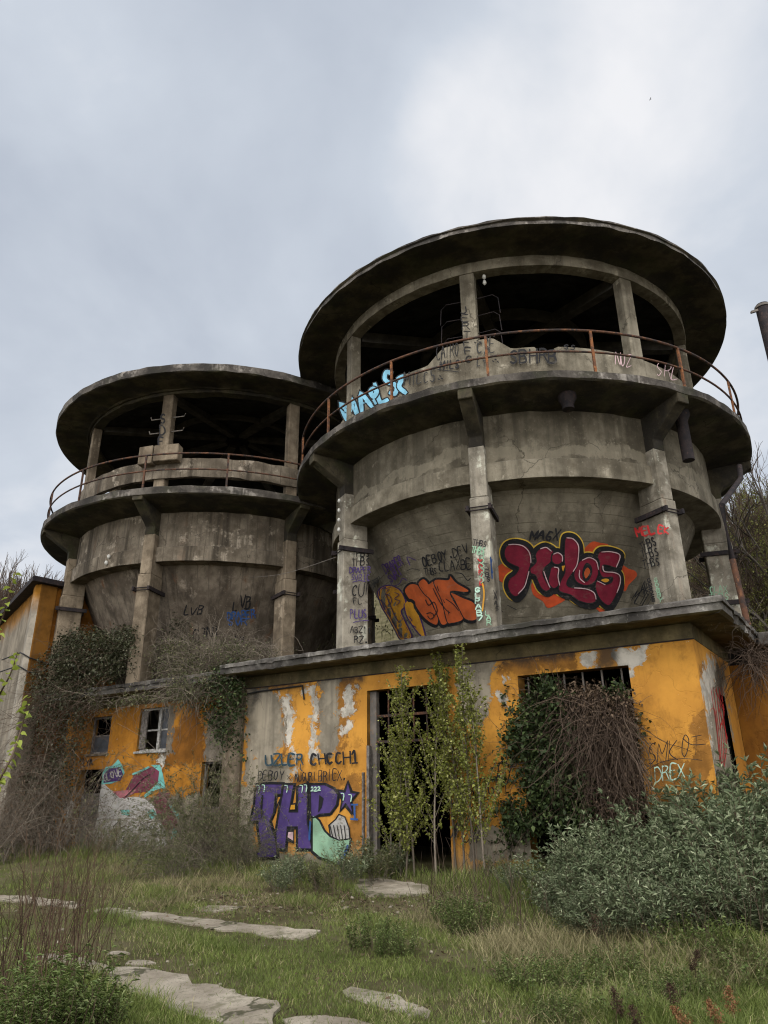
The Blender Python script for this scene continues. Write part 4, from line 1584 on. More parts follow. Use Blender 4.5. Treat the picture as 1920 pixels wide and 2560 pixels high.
class Decal:
    """paint coats on one surface; every coat is a hair above the one below"""

    def __init__(self, surf, base=0.004):
        self.s = surf
        self.base = base
        self.k = 0
        self.by = {}

    def _mb(self, mat):
        return self.by.setdefault(mat, MB())

    def put(self, mat, pts, faces, h):
        vs = []
        for i, (x, y) in enumerate(pts):
            p, n = self.s(x, y)
            vs.append(p + n * (h[i] if hasattr(h, '__len__') else h))
        self._mb(mat).add(vs, faces)

    def fill(self, mat, poly, cell=14.0, rag=0.0):
        self.k += 1
        h = self.base + self.k * 0.0009
        poly = [(float(x), float(y)) for x, y in poly]
        bm = bmesh.new()
        f = bm.faces.new([bm.verts.new((x, -y, 0)) for x, y in poly])
        bmesh.ops.triangulate(bm, faces=[f])
        xs = [p[0] for p in poly]
        q = math.floor(min(xs) / cell) * cell + cell
        while q < max(xs):
            bmesh.ops.bisect_plane(bm, geom=bm.verts[:] + bm.edges[:] + bm.faces[:], plane_co=(q, 0, 0), plane_no=(1, 0, 0))
            q += cell
        bm.verts.index_update()
        pts = [(v.co.x, -v.co.y) for v in bm.verts]
        fs = [tuple(v.index for v in f.verts) for f in bm.faces]
        bm.free()
        self.put(mat, pts, fs, h)

    def stroke(self, mat, pts, w, closed=False, curve=True, taper=False, n=5):
        self.k += 1
        h = self.base + self.k * 0.0009
        pts = [np.array(p, float) for p in pts]
        if curve and len(pts) > 2:
            pts = catmull(pts, n, closed)
        m = len(pts)
        if m < 2:
            return
        vs, hs = [], []
        for i in range(m):
            if closed:
                d0, d1 = pts[i] - pts[i - 1], pts[(i + 1) % m] - pts[i]
            else:
                d0 = pts[i] - pts[i - 1] if i else pts[1] - pts[0]
                d1 = pts[i + 1] - pts[i] if i < m - 1 else d0
            d0 = d0 / (np.linalg.norm(d0) + 1e-9)
            d1 = d1 / (np.linalg.norm(d1) + 1e-9)
            d = d0 + d1
            d = d / (np.linalg.norm(d) + 1e-9) if np.linalg.norm(d) > 1e-3 else d1
            nn = np.array([-d[1], d[0]])
            mit = min(1.5, 1.0 / max(0.45, d @ d1))
            ww = w / 2 * mit
            if taper:
                ww *= 0.45 + 0.55 * math.sin(math.pi * min(max(i / (m - 1), 0.08), 0.92))
            e_ = 0
            if not closed and i in (0, m - 1):      # round-ish ends
                e_ = (-1 if i == 0 else 1) * w * 0.35
                ww *= 0.7
            c_ = pts[i] + d * e_
            vs += [tuple(c_ + nn * ww), tuple(c_ - nn * ww)]
            hs += [h + 0.0007 * i / m] * 2
        fs = [(2 * i, 2 * i + 1, 2 * ((i + 1) % m) + 1, 2 * ((i + 1) % m)) for i in range(m if closed else m - 1)]
        self.put(mat, vs, fs, hs)

    def text(self, mat, s, p0, p1, h, w=2.2, lean=0.0, jit=0.06, seed=0, width=0.8):
        """letters along p0 -> p1, h px tall"""
        r_ = random.Random(seed + len(s) * 7)
        p0, p1 = np.array(p0, float), np.array(p1, float)
        ax = (p1 - p0) / len(s)
        up = np.array([ax[1], -ax[0]])
        up = up / (np.linalg.norm(up) + 1e-9) * h
        if up[1] > 0 and abs(ax[1]) < abs(ax[0]):
            up = -up
        up = up + ax / (np.linalg.norm(ax) + 1e-9) * lean * h
        for i, ch in enumerate(s):
            g = GLYPH.get(ch)
            if not g:
                continue
            o = p0 + ax * (i + r_.uniform(-jit, jit)) + up * r_.uniform(-jit, jit)
            k = 1 + r_.uniform(-jit, jit) * 1.5
            for st in g.split('|'):
                pj = jit * 7
                pts = [o + ax * width * ((int(q[0]) + r_.uniform(-pj, pj)) / 6) + up * k * ((int(q[1]) + r_.uniform(-pj, pj)) / 9) for q in st.split()]
                self.stroke(mat, pts, w * r_.uniform(.85, 1.2), n=4)

    def stack(self, mat, s, p0, p1, wdt, w=2.0, seed=0):
        """letters one under another from p0 down to p1"""
        r_ = random.Random(seed)
        p0, p1 = np.array(p0, float), np.array(p1, float)
        dn = (p1 - p0) / len(s)
        for i, ch in enumerate(s):
            o = p0 + dn * i + np.array([r_.uniform(-1, 1), 0])
            self.text(mat, ch, o + dn * 0.85, o + dn * 0.85 + np.array([wdt, 0]), abs(dn[1]) * 0.78, w, 0, 0.05, seed + i)

    def build(self, name, parent, label=None):
        """the coats laid so far become one painted piece"""
        mm, idx = MB(), []
        for k, (mat, mb) in enumerate(self.by.items()):
            mm.add(mb.v, mb.f)
            idx += [k] * len(mb.f)
        o = mm.build(name, None, parent, recalc=False)
        for mat in self.by:
            o.data.materials.append(M[mat])
        o.data.polygons.foreach_set('material_index', idx)
        if label:
            o['label'] = label
        self.by = {}
        return o


GLYPH = {
    'A': "00 39 60|14 54", 'B': "00 09|09 49 57 35 05|35 54 51 30 00", 'C': "58 39 17 12 30 51", 'D': "00 09|09 39 66 63 30 00", 'E': "59 09 00 50|05 45",
    'F': "59 09 00|05 45", 'G': "58 39 17 12 30 52 54 34", 'H': "00 09|60 69|05 65", 'I': "30 39", 'J': "49 42 20 01", 'K': "00 09|59 04 60", 'L': "09 00 50",
    'M': "00 09 34 69 60", 'N': "00 09 60 69", 'O': "30 12 17 39 57 52 30", 'P': "00 09|09 49 57 35 05", 'Q': "30 12 17 39 57 52 30|42 61", 'R': "00 09|09 49 57 35 05|35 60",
    'S': "58 39 17 25 44 52 30 11", 'T': "09 69|39 30", 'U': "09 02 20 40 62 69", 'V': "09 30 69", 'W': "09 10 35 50 69", 'X': "00 69|09 60", 'Y': "09 35 69|35 30",
    'Z': "09 69 00 60", '1': "17 39 30|10 50", '7': "09 69 20", '2': "17 39 57 54 00 60", '8': "35 17 39 57 35 12 30 52 35", '.': "30 31 41 40", '*': "05 65|28 42|22 48",
}

KM, KR, KT, KO = 440 / 1659, 440 / 1659, 350 / 1659, 300 / 1659
def CM(*p): return P(1200, 1300, KM, *p)
def CRm(*p): return P(840, 1300, KR, *p)
def CT(*p): return P(600, 1850, KT, *p)
def CO(*p): return P(200, 1820, KO, *p)
def C1(*p): return P(700, 500, K8, *p)
def C2(*p): return P(1280, 500, K8, *p)
def C3(*p): return P(700, 1000, K8, *p)
def C4(*p): return P(1280, 1000, K8, *p)
def CA(*p): return P(1560, 1200, 200 / 1229, *p)
def CLt(*p): return P(80, 880, 720 / 1659, *p)
def CL2(*p): return P(80, 1250, 780 / 1659, *p)


# crimson bubble letters on the right hopper
cone_r = S_cone(CR, *HOP['r'])
d = Decal(cone_r)
for poly in (CM((130, 470), (180, 430), (235, 400), (320, 440), (300, 520), (240, 595), (190, 575), (150, 530)), CM((970, 290), (1000, 250), (1060, 203), (1130, 215), (1215, 240), (1090, 330), (980, 340)),
             CM((1330, 430), (1400, 460), (1460, 480), (1475, 530), (1400, 610), (1365, 672), (1320, 600)), CM((490, 590), (600, 640), (800, 730), (740, 790), (640, 828), (590, 765), (500, 700)), CM((1050, 800), (1170, 850), (1150, 885), (1100, 840))):
    d.fill('orangered', catmull(poly, 3, True))
LM = [CM((228, 310), (255, 240), (330, 215), (430, 240), (482, 310), (480, 400), (455, 490), (430, 580), (400, 660), (345, 718), (295, 695), (262, 620), (280, 550), (330, 510), (365, 450), (320, 425), (255, 385)),
      CM((520, 330), (545, 280), (615, 248), (690, 290), (672, 330), (667, 390), (605, 450), (592, 500), (620, 570), (662, 640), (620, 668), (575, 640), (545, 580), (520, 520), (478, 500), (470, 455), (505, 420), (528, 385)),
      CM((668, 358), (685, 315), (725, 300), (768, 320), (782, 362), (765, 400), (725, 418), (685, 402)),
      CM((672, 440), (735, 448), (730, 520), (742, 600), (700, 642), (660, 620), (640, 570), (655, 490)),
      CM((795, 190), (820, 155), (880, 168), (928, 235), (932, 340), (905, 440), (850, 520), (815, 580), (830, 622), (930, 640), (1040, 655), (1085, 705), (1078, 768), (1010, 782), (920, 755), (850, 705), (770, 680), (735, 645), (760, 560), (795, 480), (788, 350)),
      CM((935, 385), (1010, 343), (1080, 370), (1110, 440), (1102, 530), (1050, 600), (970, 612), (900, 575), (878, 510), (900, 440)),
      CM((1098, 340), (1130, 290), (1220, 288), (1312, 325), (1303, 385), (1275, 447), (1205, 428), (1150, 425), (1150, 480), (1240, 484), (1300, 508), (1312, 590), (1280, 690), (1220, 792), (1170, 790), (1110, 725), (1078, 630), (1098, 562), (1160, 598), (1225, 585), (1235, 535), (1150, 540), (1112, 470), (1118, 400))]
for l in LM:
    d.stroke('lemon', l, 98 * KM, True)
for l in LM:
    d.stroke('black', l, 76 * KM, True)
    d.stroke('black', [(x + 14 * KM, y + 30 * KM) for x, y in l], 52 * KM, True)
d.fill('black', CM((300, 430), (480, 430), (700, 430), (1000, 400), (1250, 450), (1250, 600), (900, 640), (500, 540)))
for l in LM:
    d.fill('crimson', catmull(l, 4, True))
for l in (LM[0], LM[1], LM[2], LM[3], LM[4], LM[5], LM[6]):
    d.stroke('black', l, 11 * KM, True)
d.fill('black', catmull(CM((960, 470), (995, 400), (1040, 430), (1048, 500), (1005, 575), (965, 555)), 4, True))
d.fill('orangered2', catmull(CM((975, 490), (1005, 445), (1030, 485), (990, 548)), 4, True))
d.fill('black', catmull(CM((1105, 560), (1160, 535), (1225, 540), (1215, 590), (1165, 606)), 4, True))
d.fill('gold', catmull(CM((1130, 562), (1180, 548), (1208, 562), (1175, 584)), 3, True))
d.fill('gold', CM((765, 430), (795, 425), (780, 480), (770, 470)))
for hl in (CM((270, 230), (330, 226), (400, 240), (452, 285), (474, 340), (478, 400)), CM((460, 480), (440, 560), (415, 630), (360, 690)), CM((568, 268), (620, 255), (668, 290)), CM((690, 318), (730, 305), (768, 335), (770, 385)),
           CM((598, 480), (625, 560), (655, 630)), CM((695, 440), (735, 455), (730, 530), (745, 610)), CM((812, 165), (870, 175), (918, 235), (920, 330), (905, 420), (870, 480)), CM((930, 470), (930, 540), (975, 585)), CM((955, 375), (1020, 350), (1085, 385), (1104, 460)),
           CM((880, 635), (990, 645), (1062, 680), (1082, 740)), CM((1135, 298), (1220, 295), (1305, 330), (1270, 440)), CM((1145, 430), (1160, 480), (1250, 490), (1302, 520), (1305, 590), (1275, 680)), CM((1095, 570), (1165, 605))):
    d.stroke('pinkwhite', hl, 9 * KM)
d.build('graffiti', TR, 'crimson bubble letters with black outline on an orange splash')
d.text('black', 'MAGX', CM((475, 175))[0], CM((735, 190))[0], 85 * KM, 4.6, 0.25, 0.1, 3)
d.stroke('black', CM((160, 800), (220, 862)), 2.5, curve=False)
d.stroke('black', CM((165, 840), (200, 795)), 2.0, curve=False)
d.stroke('black', CM((262, 797), (342, 838)), 2.5, curve=False)
d.text('black', 'METLI', CM((1410, 750))[0], CM((1565, 820))[0], 120 * KM, 2.4, 0.1, 0.1, 4)
d.text('black', 'AK', CM((1480, 690))[0], CM((1570, 700))[0], 130 * KM, 2.4, 0.1, 0.1, 5)
d.build('graffiti', TR, 'black tags around the crimson letters')
# orange and ochre letters
d.k = 0
PRp = [CRm((398, 690), (420, 650), (460, 628), (530, 625), (605, 668), (648, 750), (650, 810), (610, 858), (650, 960), (710, 1085), (690, 1115), (650, 1125), (605, 1115), (560, 1030), (500, 920), (440, 820), (415, 750)),
       CRm((655, 785), (720, 748), (760, 840), (805, 970), (838, 1100), (790, 1070), (720, 980), (668, 890))]
for l in PRp:
    d.stroke('violetdark', l, 26 * KR, True)
for l in PRp:
    d.fill('gold', catmull(l, 3, True))
EM = [CRm((650, 665), (690, 608), (750, 600), (810, 640), (880, 740), (930, 830), (968, 920), (955, 985), (895, 968), (820, 905), (755, 810), (745, 770), (715, 745), (690, 740)),
      CRm((778, 600), (825, 552), (865, 580), (880, 600), (935, 575), (985, 700), (1060, 850), (1055, 965), (1000, 985), (960, 900), (900, 760), (830, 690)),
      CRm((925, 572), (1060, 560), (1080, 522), (1140, 590), (1250, 655), (1225, 680), (1085, 672), (1120, 770), (1200, 890), (1190, 945), (1100, 970), (1050, 955), (1000, 760)),
      CRm((1085, 680), (1200, 730), (1310, 785), (1330, 930), (1225, 935), (1165, 840), (1120, 750))]
for l in EM:
    d.stroke('black', l, 30 * KR, True)
    d.stroke('black', [(x - 2, y + 5) for x, y in l], 16 * KR, True)
for l in EM:
    d.fill('orangered2', catmull(l, 3, True))
    d.stroke('black', l, 9 * KR, True)
for l in (CRm((405, 740), (470, 800), (540, 960), (640, 1110)), CRm((470, 690), (500, 760), (560, 900), (600, 960)), CRm((475, 690), (520, 720), (528, 775), (500, 770)), CRm((560, 680), (600, 700), (560, 740), (610, 760), (575, 800)), CRm((690, 900), (720, 940), (700, 960), (760, 1010)), CRm((470, 640), (500, 650), (480, 680))):
    d.stroke('violetdark', l, 1.7)
for l in (CRm((920, 640), (980, 760), (1040, 840), (1080, 870)), CRm((850, 750), (880, 800), (930, 770), (960, 850), (930, 900)), CRm((860, 880), (900, 870), (930, 900), (900, 930), (870, 900)), CRm((1040, 740), (1110, 790), (1160, 850))):
    d.stroke('black', l, 2.2)
d.build('graffiti', TR, 'ochre and orange letters with dark outline')
d.text('black', 'QEBOY.DEV', CRm((830, 440))[0], CRm((1260, 300))[0], 85 * KR, 2.7, 0.1, 0.06, 2)
d.text('black', 'THBS.', CRm((850, 520))[0], CRm((1000, 495))[0], 60 * KR, 2.4, 0, 0.06, 1)
d.text('black', 'CLAXBE', CRm((985, 480))[0], CRm((1300, 450))[0], 95 * KR, 2.6, 0, 0.08, 8)
d.text('violetdark', 'DRAPER', CRm((490, 500))[0], CRm((660, 400))[0], 85 * KR, 3.0, 0.1, 0.06, 2)
d.text('violetdark', 'SVRI', CRm((540, 580))[0], CRm((660, 500))[0], 75 * KR, 2.6, 0, 0.06, 2)
d.stroke('violetdark', CRm((535, 560), (560, 610), (620, 590), (650, 540), (690, 560)), 2.0)
d.stroke('violetdark', CRm((690, 345), (720, 420), (690, 340), (770, 370)), 2.0)
d.stroke('black', CRm((690, 470), (740, 450), (810, 465)), 1.4)
d.stroke('black', CRm((1140, 490), (1200, 500), (1250, 560), (1280, 540)), 2.2)
for q in range(5):
    d.stroke('blackfade', CRm((330 + q * 18, 640 - q * 12), (350 + q * 18, 560 - q * 8), (372 + q * 16, 650 - q * 30), (390 + q * 8, 560 + q * 6)), 1.6)
d.build('graffiti', TR, 'black and violet handwriting above the orange letters')

# tags on the columns of the right tower
d = Decal(S_flank(CR, -154, 1))
d.text('black', 'THBS', CRm((155, 345))[0], CRm((320, 348))[0], 58 * KR, 2.4)
d.text('black', 'THBS', CRm((150, 428))[0], CRm((318, 430))[0], 66 * KR, 2.4, seed=3)
d.text('violet', 'DRAPER', CRm((125, 497))[0], CRm((325, 500))[0], 52 * KR, 2.4)
d.text('violet', 'SVRIC', CRm((140, 570))[0], CRm((320, 572))[0], 52 * KR, 2.2)
d.stroke('violet', CRm((150, 590), (220, 575), (280, 588)), 2)
d.text('black', 'CUT', CRm((140, 720))[0], CRm((310, 700))[0], 105 * KR, 2.6, 0.25, 0.1, 5)
d.text('black', 'FL', CRm((165, 800))[0], CRm((250, 790))[0], 55 * KR, 2.0)
d.text('violet', 'PLUS', CRm((130, 925))[0], CRm((285, 925))[0], 78 * KR, 2.6)
d.stroke('violet', CRm((155, 970), (220, 955), (300, 950)), 2.2)
d.text('black', 'ABZ', CRm((130, 1065))[0], CRm((245, 1065))[0], 55 * KR, 2.2)
d.text('black', '101', CRm((255, 1070))[0], CRm((320, 1070))[0], 55 * KR, 2.0)
d.text('black', 'RZ.', CRm((165, 1160))[0], CRm((300, 1160))[0], 58 * KR, 2.4)
d.build('graffiti', COLS_R[7], 'black and violet tags one under another on the column side')
d = Decal(S_face(CR, -109))
d.text('black', 'THBS', CRm((1290, 235))[0], CRm((1415, 262))[0], 55 * KR, 2.2)
d.text('mint', 'THBS', CRm((1275, 305))[0], CRm((1400, 335))[0], 62 * KR, 2.8, seed=4)
d.stack('red', 'YORIK', CRm((1335, 365))[0], CRm((1360, 630))[0], 48 * KR, 3.2)
d.stack('mintlight', 'GLPAB7', CRm((1305, 635))[0], CRm((1335, 960))[0], 62 * KR, 3.0, seed=2)
d.stack('mint', 'LAR', CRm((1410, 860))[0], CRm((1430, 1000))[0], 50 * KR, 2.8, seed=3)
d.stack('black', 'THBS', CRm((1395, 410))[0], CRm((1425, 590))[0], 45 * KR, 2.2, seed=3)
d.stroke('gold', CRm((1385, 600), (1400, 700), (1385, 860)), 4)
for q in range(7):
    d.stroke('mint', CRm((1355 + 10 * (q % 3), 270 + q * 45), (1400, 300 + q * 45), (1370, 330 + q * 45)), 2.2)
d.build('graffiti', COLS_R[0 + 0], 'mint, red and black letters running down the column')
d = Decal(S_flank(CR, -109, 1))
d.stroke('blue', CRm((1455, 350), (1462, 450), (1470, 550)), 3.5)
d.stroke('blue', CRm((1468, 370), (1460, 430), (1475, 500)), 2.5)
d.stack('blackfade', 'VAAS', CRm((1480, 660))[0], CRm((1495, 860))[0], 40 * KR, 2.0, seed=9)
d.build('graffiti', COLS_R[0])
d = Decal(S_flank(CR, -64, -1))
d.text('red', 'MEL', CA((210, 870))[0], CA((500, 810))[0], 130 * 200 / 1229, 5.0, -0.1, 0.03)
d.text('black', 'THBS', CA((275, 1090))[0], CA((520, 990))[0], 130 * 200 / 1229, 2.6, seed=2)
d.text('black', 'THBS', CA((300, 1230))[0], CA((560, 1150))[0], 130 * 200 / 1229, 2.6, seed=5)
d.text('black', 'THBS', CA((320, 1370))[0], CA((580, 1300))[0], 120 * 200 / 1229, 2.6, seed=7)
d.stack('black', 'GOSOS8', CA((355, 1510))[0], CA((440, 1880))[0], 80 * 200 / 1229, 2.3)
d.stack('mint', 'GOBBY', CA((460, 1500))[0], CA((560, 1890))[0], 70 * 200 / 1229, 2.6)
d.build('graffiti', COLS_R[1], 'red and black tags on the shaded column side')
d = Decal(S_face(CR, -64))
d.text('red', 'EK', CA((525, 815))[0], CA((690, 835))[0], 110 * 200 / 1229, 4.0)
d.build('graffiti', COLS_R[1], 'red letters on the lit column face')
d = Decal(S_flank(CR, -19, -1))
d.text('mint', 'CLAX', C4((1285, 1250))[0], C4((1400, 1240))[0], 40 * K8, 2.4)
d.text('mint', 'THBS', C4((1285, 1305))[0], C4((1410, 1295))[0], 45 * K8, 2.6)
d.build('graffiti', COLS_R[2], 'faint mint tags on the column')

# parapet of the right tower
d = Decal(S_cyl(CR, 5.25))
BL = [("M1", C1((425, 1430), (445, 1330), (480, 1320), (505, 1400))), ("M2", C1((470, 1405), (495, 1310), (520, 1310), (560, 1375))), ("A", C1((530, 1370), (545, 1290), (580, 1280), (625, 1335)))]
for txt, p0, p1, hh in (('M', (432, 1420), (520, 1388), 100), ('A', (532, 1368), (615, 1335), 105), ('L', (650, 1310), (720, 1290), 120), ('S', (712, 1270), (800, 1235), 150)):
    for wd, mt in ((17, 'black'), (10.5, 'skyblue')):
        d.text(mt, txt, C1(p0)[0], C1(p1)[0], hh * K8, wd, 0.0, 0.0)
for wd, mt in ((17, 'black'), (11, 'skyblue')):
    d.stroke(mt, C1((590, 1245), (610, 1275), (630, 1240), (605, 1225)), wd, True)
    d.stroke(mt, C1((612, 1300), (622, 1318)), wd * .8)
    d.stroke(mt, C1((770, 1160), (800, 1150), (775, 1210), (815, 1250)), wd)
d.build('graffiti', TR, 'sky blue letters with black outline on the parapet')
d.text('black', 'CAIRO', C1((1015, 1040))[0], C1((1165, 1010))[0], 85 * K8, 2.2, 0.2, 0.08, 3)
d.text('black', 'MILS', C1((1040, 1100))[0], C1((1165, 1095))[0], 55 * K8, 3.2, 0.15, 0.05, 3)
d.stroke('black', C1((1025, 1102), (1160, 1118)), 2.6, curve=False)
d.text('blackfade', 'MILCS', C1((810, 1200))[0], C1((1015, 1180))[0], 75 * K8, 2.6, 0.1, 0.08, 3)
d.text('blackfade', 'CSE', C1((1275, 1000))[0], C1((1400, 980))[0], 80 * K8, 3.0, 0.2, 0.1, 5)
d.text('blackfade', 'LY', C1((1275, 1080))[0], C1((1345, 1075))[0], 60 * K8, 2.4, 0.2, 0.1, 5)
for (x, y) in ((1040, 1145), (1030, 1165), (1050, 1160), (1265, 930), (1280, 918), (1295, 928), (1380, 1050), (1395, 1040), (1410, 1055)):
    d.stroke('black', C1((x, y), (x + 6, y + 3)), 4, curve=False)
d.text('black', 'SBHRB', P(700, 500, K8, (1490, 1065))[0], C2((300, 1062))[0], 85 * K8, 5.0, 0, 0.05, 6)
d.text('pinkwhite', 'NOZ', C2((660, 1080))[0], C2((770, 1080))[0], 70 * K8, 1.8, 0, 0.1, 2)
d.text('pinkwhite', 'SRL', C2((910, 1150))[0], C2((1080, 1170))[0], 80 * K8, 1.6, 0, 0.1, 2)
d.text('black', 'SS', C2((325, 975))[0], C2((420, 985))[0], 30 * K8, 2.4, 0, 0.1, 2)
d.build('graffiti', TR, 'black and faded tags on the parapet')
d = Decal(S_face(CR, -109, 5.26))
d.stack('black', 'JERTFFG', C1((1170, 690))[0], C1((1205, 1060))[0], 58 * K8, 2.4, seed=3)
d.build('graffiti', TR, 'black letters down the upper column of the right tower')

# left tower
d = Decal(S_face(CL, -102.5, 5.26))
d.stack('black', 'SDERS', CLt((745, 355))[0], CLt((722, 690))[0], 36 * 720 / 1659, 4.0, seed=3)
d.build('graffiti', TL, 'black letters down the upper column of the left tower')
d = Decal(S_cone(CL, *HOP['l']))
KL2 = 780 / 1659
d.text('black', 'LVB', CL2((805, 612))[0], CL2((910, 605))[0], 42 * KL2, 3.4, 0.4, 0.1, 2)
d.text('black', 'LVB', CL2((1065, 588))[0], CL2((1170, 572))[0], 55 * KL2, 3.4, 0.3, 0.1, 5)
d.text('blue', 'DRAPER', CL2((1040, 635))[0], CL2((1190, 625))[0], 40 * KL2, 3.2, 0, 0.06)
d.stroke('blue', CL2((1030, 622), (1190, 608)), 2)
d.text('blue', 'SVR', CL2((1045, 665))[0], CL2((1150, 665))[0], 35 * KL2, 3.0, 0, 0.06)
d.text('black', 'ETNI', CL2((865, 740))[0], CL2((1000, 720))[0], 50 * KL2, 3.6, 0.2, 0.1)
d.text('black', 'AHO', CL2((1075, 755))[0], CL2((1130, 755))[0], 30 * KL2, 3.4)
d.text('black', 'EF', CL2((1085, 815))[0], CL2((1120, 815))[0], 50 * KL2, 3.6)
d.stroke('black', CL2((960, 760), (1010, 770), (1040, 762)), 2)
d.build('graffiti', TL, 'black and blue tags on the streaked hopper of the left tower')

# facade: violet letters, star, mint piece, names
d = Decal(S_wall())
Tp = CT((205, 530), (350, 518), (510, 520), (498, 640), (430, 650), (405, 860), (360, 965), (390, 1060), (430, 1180), (450, 1390), (215, 1392), (195, 1372), (250, 1250), (215, 1000), (225, 960), (130, 962), (180, 750), (190, 600))
Hp = CT((525, 530), (645, 530), (610, 740), (590, 850), (690, 850), (690, 560), (805, 515), (805, 960), (860, 1290), (690, 1290), (685, 1030), (570, 1030), (545, 1300), (440, 1280), (430, 1100), (470, 850))
Bp = CT((840, 530), (1010, 528), (1120, 580), (1170, 650), (1150, 770), (1075, 870), (950, 880), (880, 920), (845, 900))
Mp = CT((870, 895), (940, 960), (1000, 1080), (1070, 1150), (1180, 1190), (1305, 1180), (1290, 1280), (1230, 1400), (1165, 1480), (1060, 1420), (950, 1380), (870, 1310))
Wp_ = CT((1060, 1010), (1140, 940), (1180, 880), (1250, 910), (1300, 1040), (1310, 1170), (1180, 1185), (1080, 1140))
Sp = CT((1285, 500), (1322, 622), (1395, 630), (1315, 720), (1338, 862), (1258, 755), (1200, 830), (1228, 690), (1170, 600), (1250, 615))
for l in (Tp, Hp, Bp, Mp, Sp):
    d.stroke('black', l, 44 * KT, True, curve=False)
    d.stroke('black', [(x - 2.5, y + 4) for x, y in l], 26 * KT, True, curve=False)
for l in (Tp, Hp, Bp, Sp):
    d.fill('violet', l)
d.fill('mint', Mp)
d.fill('whitepaint', Wp_)
for l in (Tp, Hp, Bp, Sp, Wp_):
    d.stroke('black', l, 15 * KT, True, curve=False)
for l in (CT((265, 650), (285, 650), (262, 950), (250, 800)), CT((505, 640), (520, 640), (380, 960), (355, 960), (400, 860)), CT((610, 760), (670, 740), (672, 830), (600, 835)), CT((585, 1040), (650, 1040), (650, 1230), (560, 1190)), CT((950, 650), (1000, 690), (975, 800), (935, 860))):
    d.fill('black', l)
d.fill('gold', CT((615, 770), (660, 765), (660, 820), (605, 822)))
d.fill('pinkwhite', CT((585, 1090), (640, 1090), (640, 1190), (575, 1150)))
for (x, y) in ((225, 545), (290, 540), (560, 545), (740, 545), (790, 540), (1230, 640), (1320, 655)):
    d.stroke('mintlight', CT((x - 20, y - 8), (x + 12, y), (x + 4, y + 75), (x + 16, y + 20)), 2.2)
d.text('mintlight', '222', CT((855, 605))[0], CT((975, 595))[0], 45 * KT, 2.4)
for q in range(5):
    d.stroke('black', CT((1080 + q * 42, 1010), (1100 + q * 40, 1100), (1120 + q * 36, 1165)), 2.4)
d.stroke('blue', CT((850, 960), (840, 1100), (838, 1180)), 5)
d.stroke('blue', CT((1290, 1250), (1240, 1380), (1170, 1470)), 6)
d.stroke('blue', CT((1372, 770), (1375, 930)), 6.5, curve=False)
d.stroke('blue', CT((1340, 765), (1405, 765)), 6.0, curve=False)
d.stroke('blue', CT((1335, 935), (1405, 940)), 7.0, curve=False)
d.build('graffiti', YB, 'violet block letters with a star and a mint patch')
d.text('teal', 'UZLER', CT((325, 295))[0], CT((785, 292))[0], 118 * KT, 4.8, 0, 0.07, 4)
d.stroke('teal', CT((740, 285), (735, 340), (760, 370)), 2.4)
d.text('black', 'CHCCH1', CT((850, 300))[0], CT((1450, 262))[0], 128 * KT, 5.8, 0, 0.06, 4)
d.text('black', 'DEBOY', CT((235, 470))[0], CT((550, 470))[0], 100 * KT, 2.6, 0.1, 0.06, 2)
d.text('black', 'X', CT((590, 465))[0], CT((640, 465))[0], 45 * KT, 2.0)
d.text('black', 'AUGURI', CT((680, 495))[0], CT((940, 480))[0], 100 * KT, 2.4, 0, 0.04, 3)
d.text('black', 'BRIEX.', CT((960, 485))[0], CT((1300, 470))[0], 120 * KT, 2.4, 0.1, 0.08, 6)
d.text('black', 'RO', CT((1290, 1370))[0], CT((1390, 1365))[0], 70 * KT, 2.0)
d.text('black', '2', CT((1270, 1530))[0], CT((1330, 1530))[0], 90 * KT, 2.0)
d.build('graffiti', YB, 'rows of dark writing above the violet letters')
# right of door 1 and right of door 2
d.text('black', 'VOGEL', C8((1400, 1180))[0], C8((1640, 1150))[0], 120 * K8, 2.6, 0.15, 0.1, 7)
d.text('black', 'WYDN', C8((1380, 1400))[0], C8((1560, 1450))[0], 180 * K8, 2.6, 0.15, 0.1, 9)
d.text('black', 'DEGOY', C9((-20, 1140))[0], C9((200, 1120))[0], 95 * K9, 3.0, 0.05, 0.1, 3)
d.text('black', 'EBOC', C9((-20, 1260))[0], C9((190, 1250))[0], 80 * K9, 2.6, 0.05, 0.1, 3)
d.text('black', 'CHP', C9((110, 990))[0], C9((230, 1000))[0], 70 * K9, 2.8, 0.2, 0.1, 3)
d.text('black', 'SMKOT', C9((975, 950))[0], C9((1290, 890))[0], 110 * K9, 2.2, 0.25, 0.06, 3)
d.stroke('black', C9((1180, 800), (1230, 835), (1310, 832)), 2.2)
d.stroke('black', C9((960, 990), (1060, 935), (1180, 915), (1290, 925)), 1.6)
d.text('mintlight', 'DREX.', C9((1020, 1045))[0], C9((1250, 1015))[0], 80 * K9, 3.2, 0.1, 0.06, 2)
d.text('red', 'HM', C9((1035, 1300))[0], C9((1120, 1310))[0], 80 * K9, 4.0, 0.1, 0.06, 2)
d.build('graffiti', YB, 'black, mint and red tags beside the two doors')
d = Decal(S_side())
for q in range(5):
    d.stroke('red', C5((1015 + q * 30, 980), (1060 + q * 24, 1300), (1085 + q * 22, 1500), (1120 + q * 12, 1850)), 1.0)
d.stroke('red', C5((1010, 1230), (1060, 1240), (1100, 1600), (1150, 1890), (1190, 1600), (1150, 1350), (1110, 1450), (1160, 1250), (1060, 1000)), 1.2)
d.stroke('red', C5((1100, 970), (1160, 1230), (1090, 1150), (1200, 1560)), 1.2)
for q in range(4):
    d.stroke('black', C5((1075 + q * 45, 2200), (1080 + q * 45, 1920 + 15 * q), (1110 + q * 45, 1960), (1110 + q * 45, 2190)), 1.6)
d.build('graffiti', YB, 'red scribble on the white side wall')
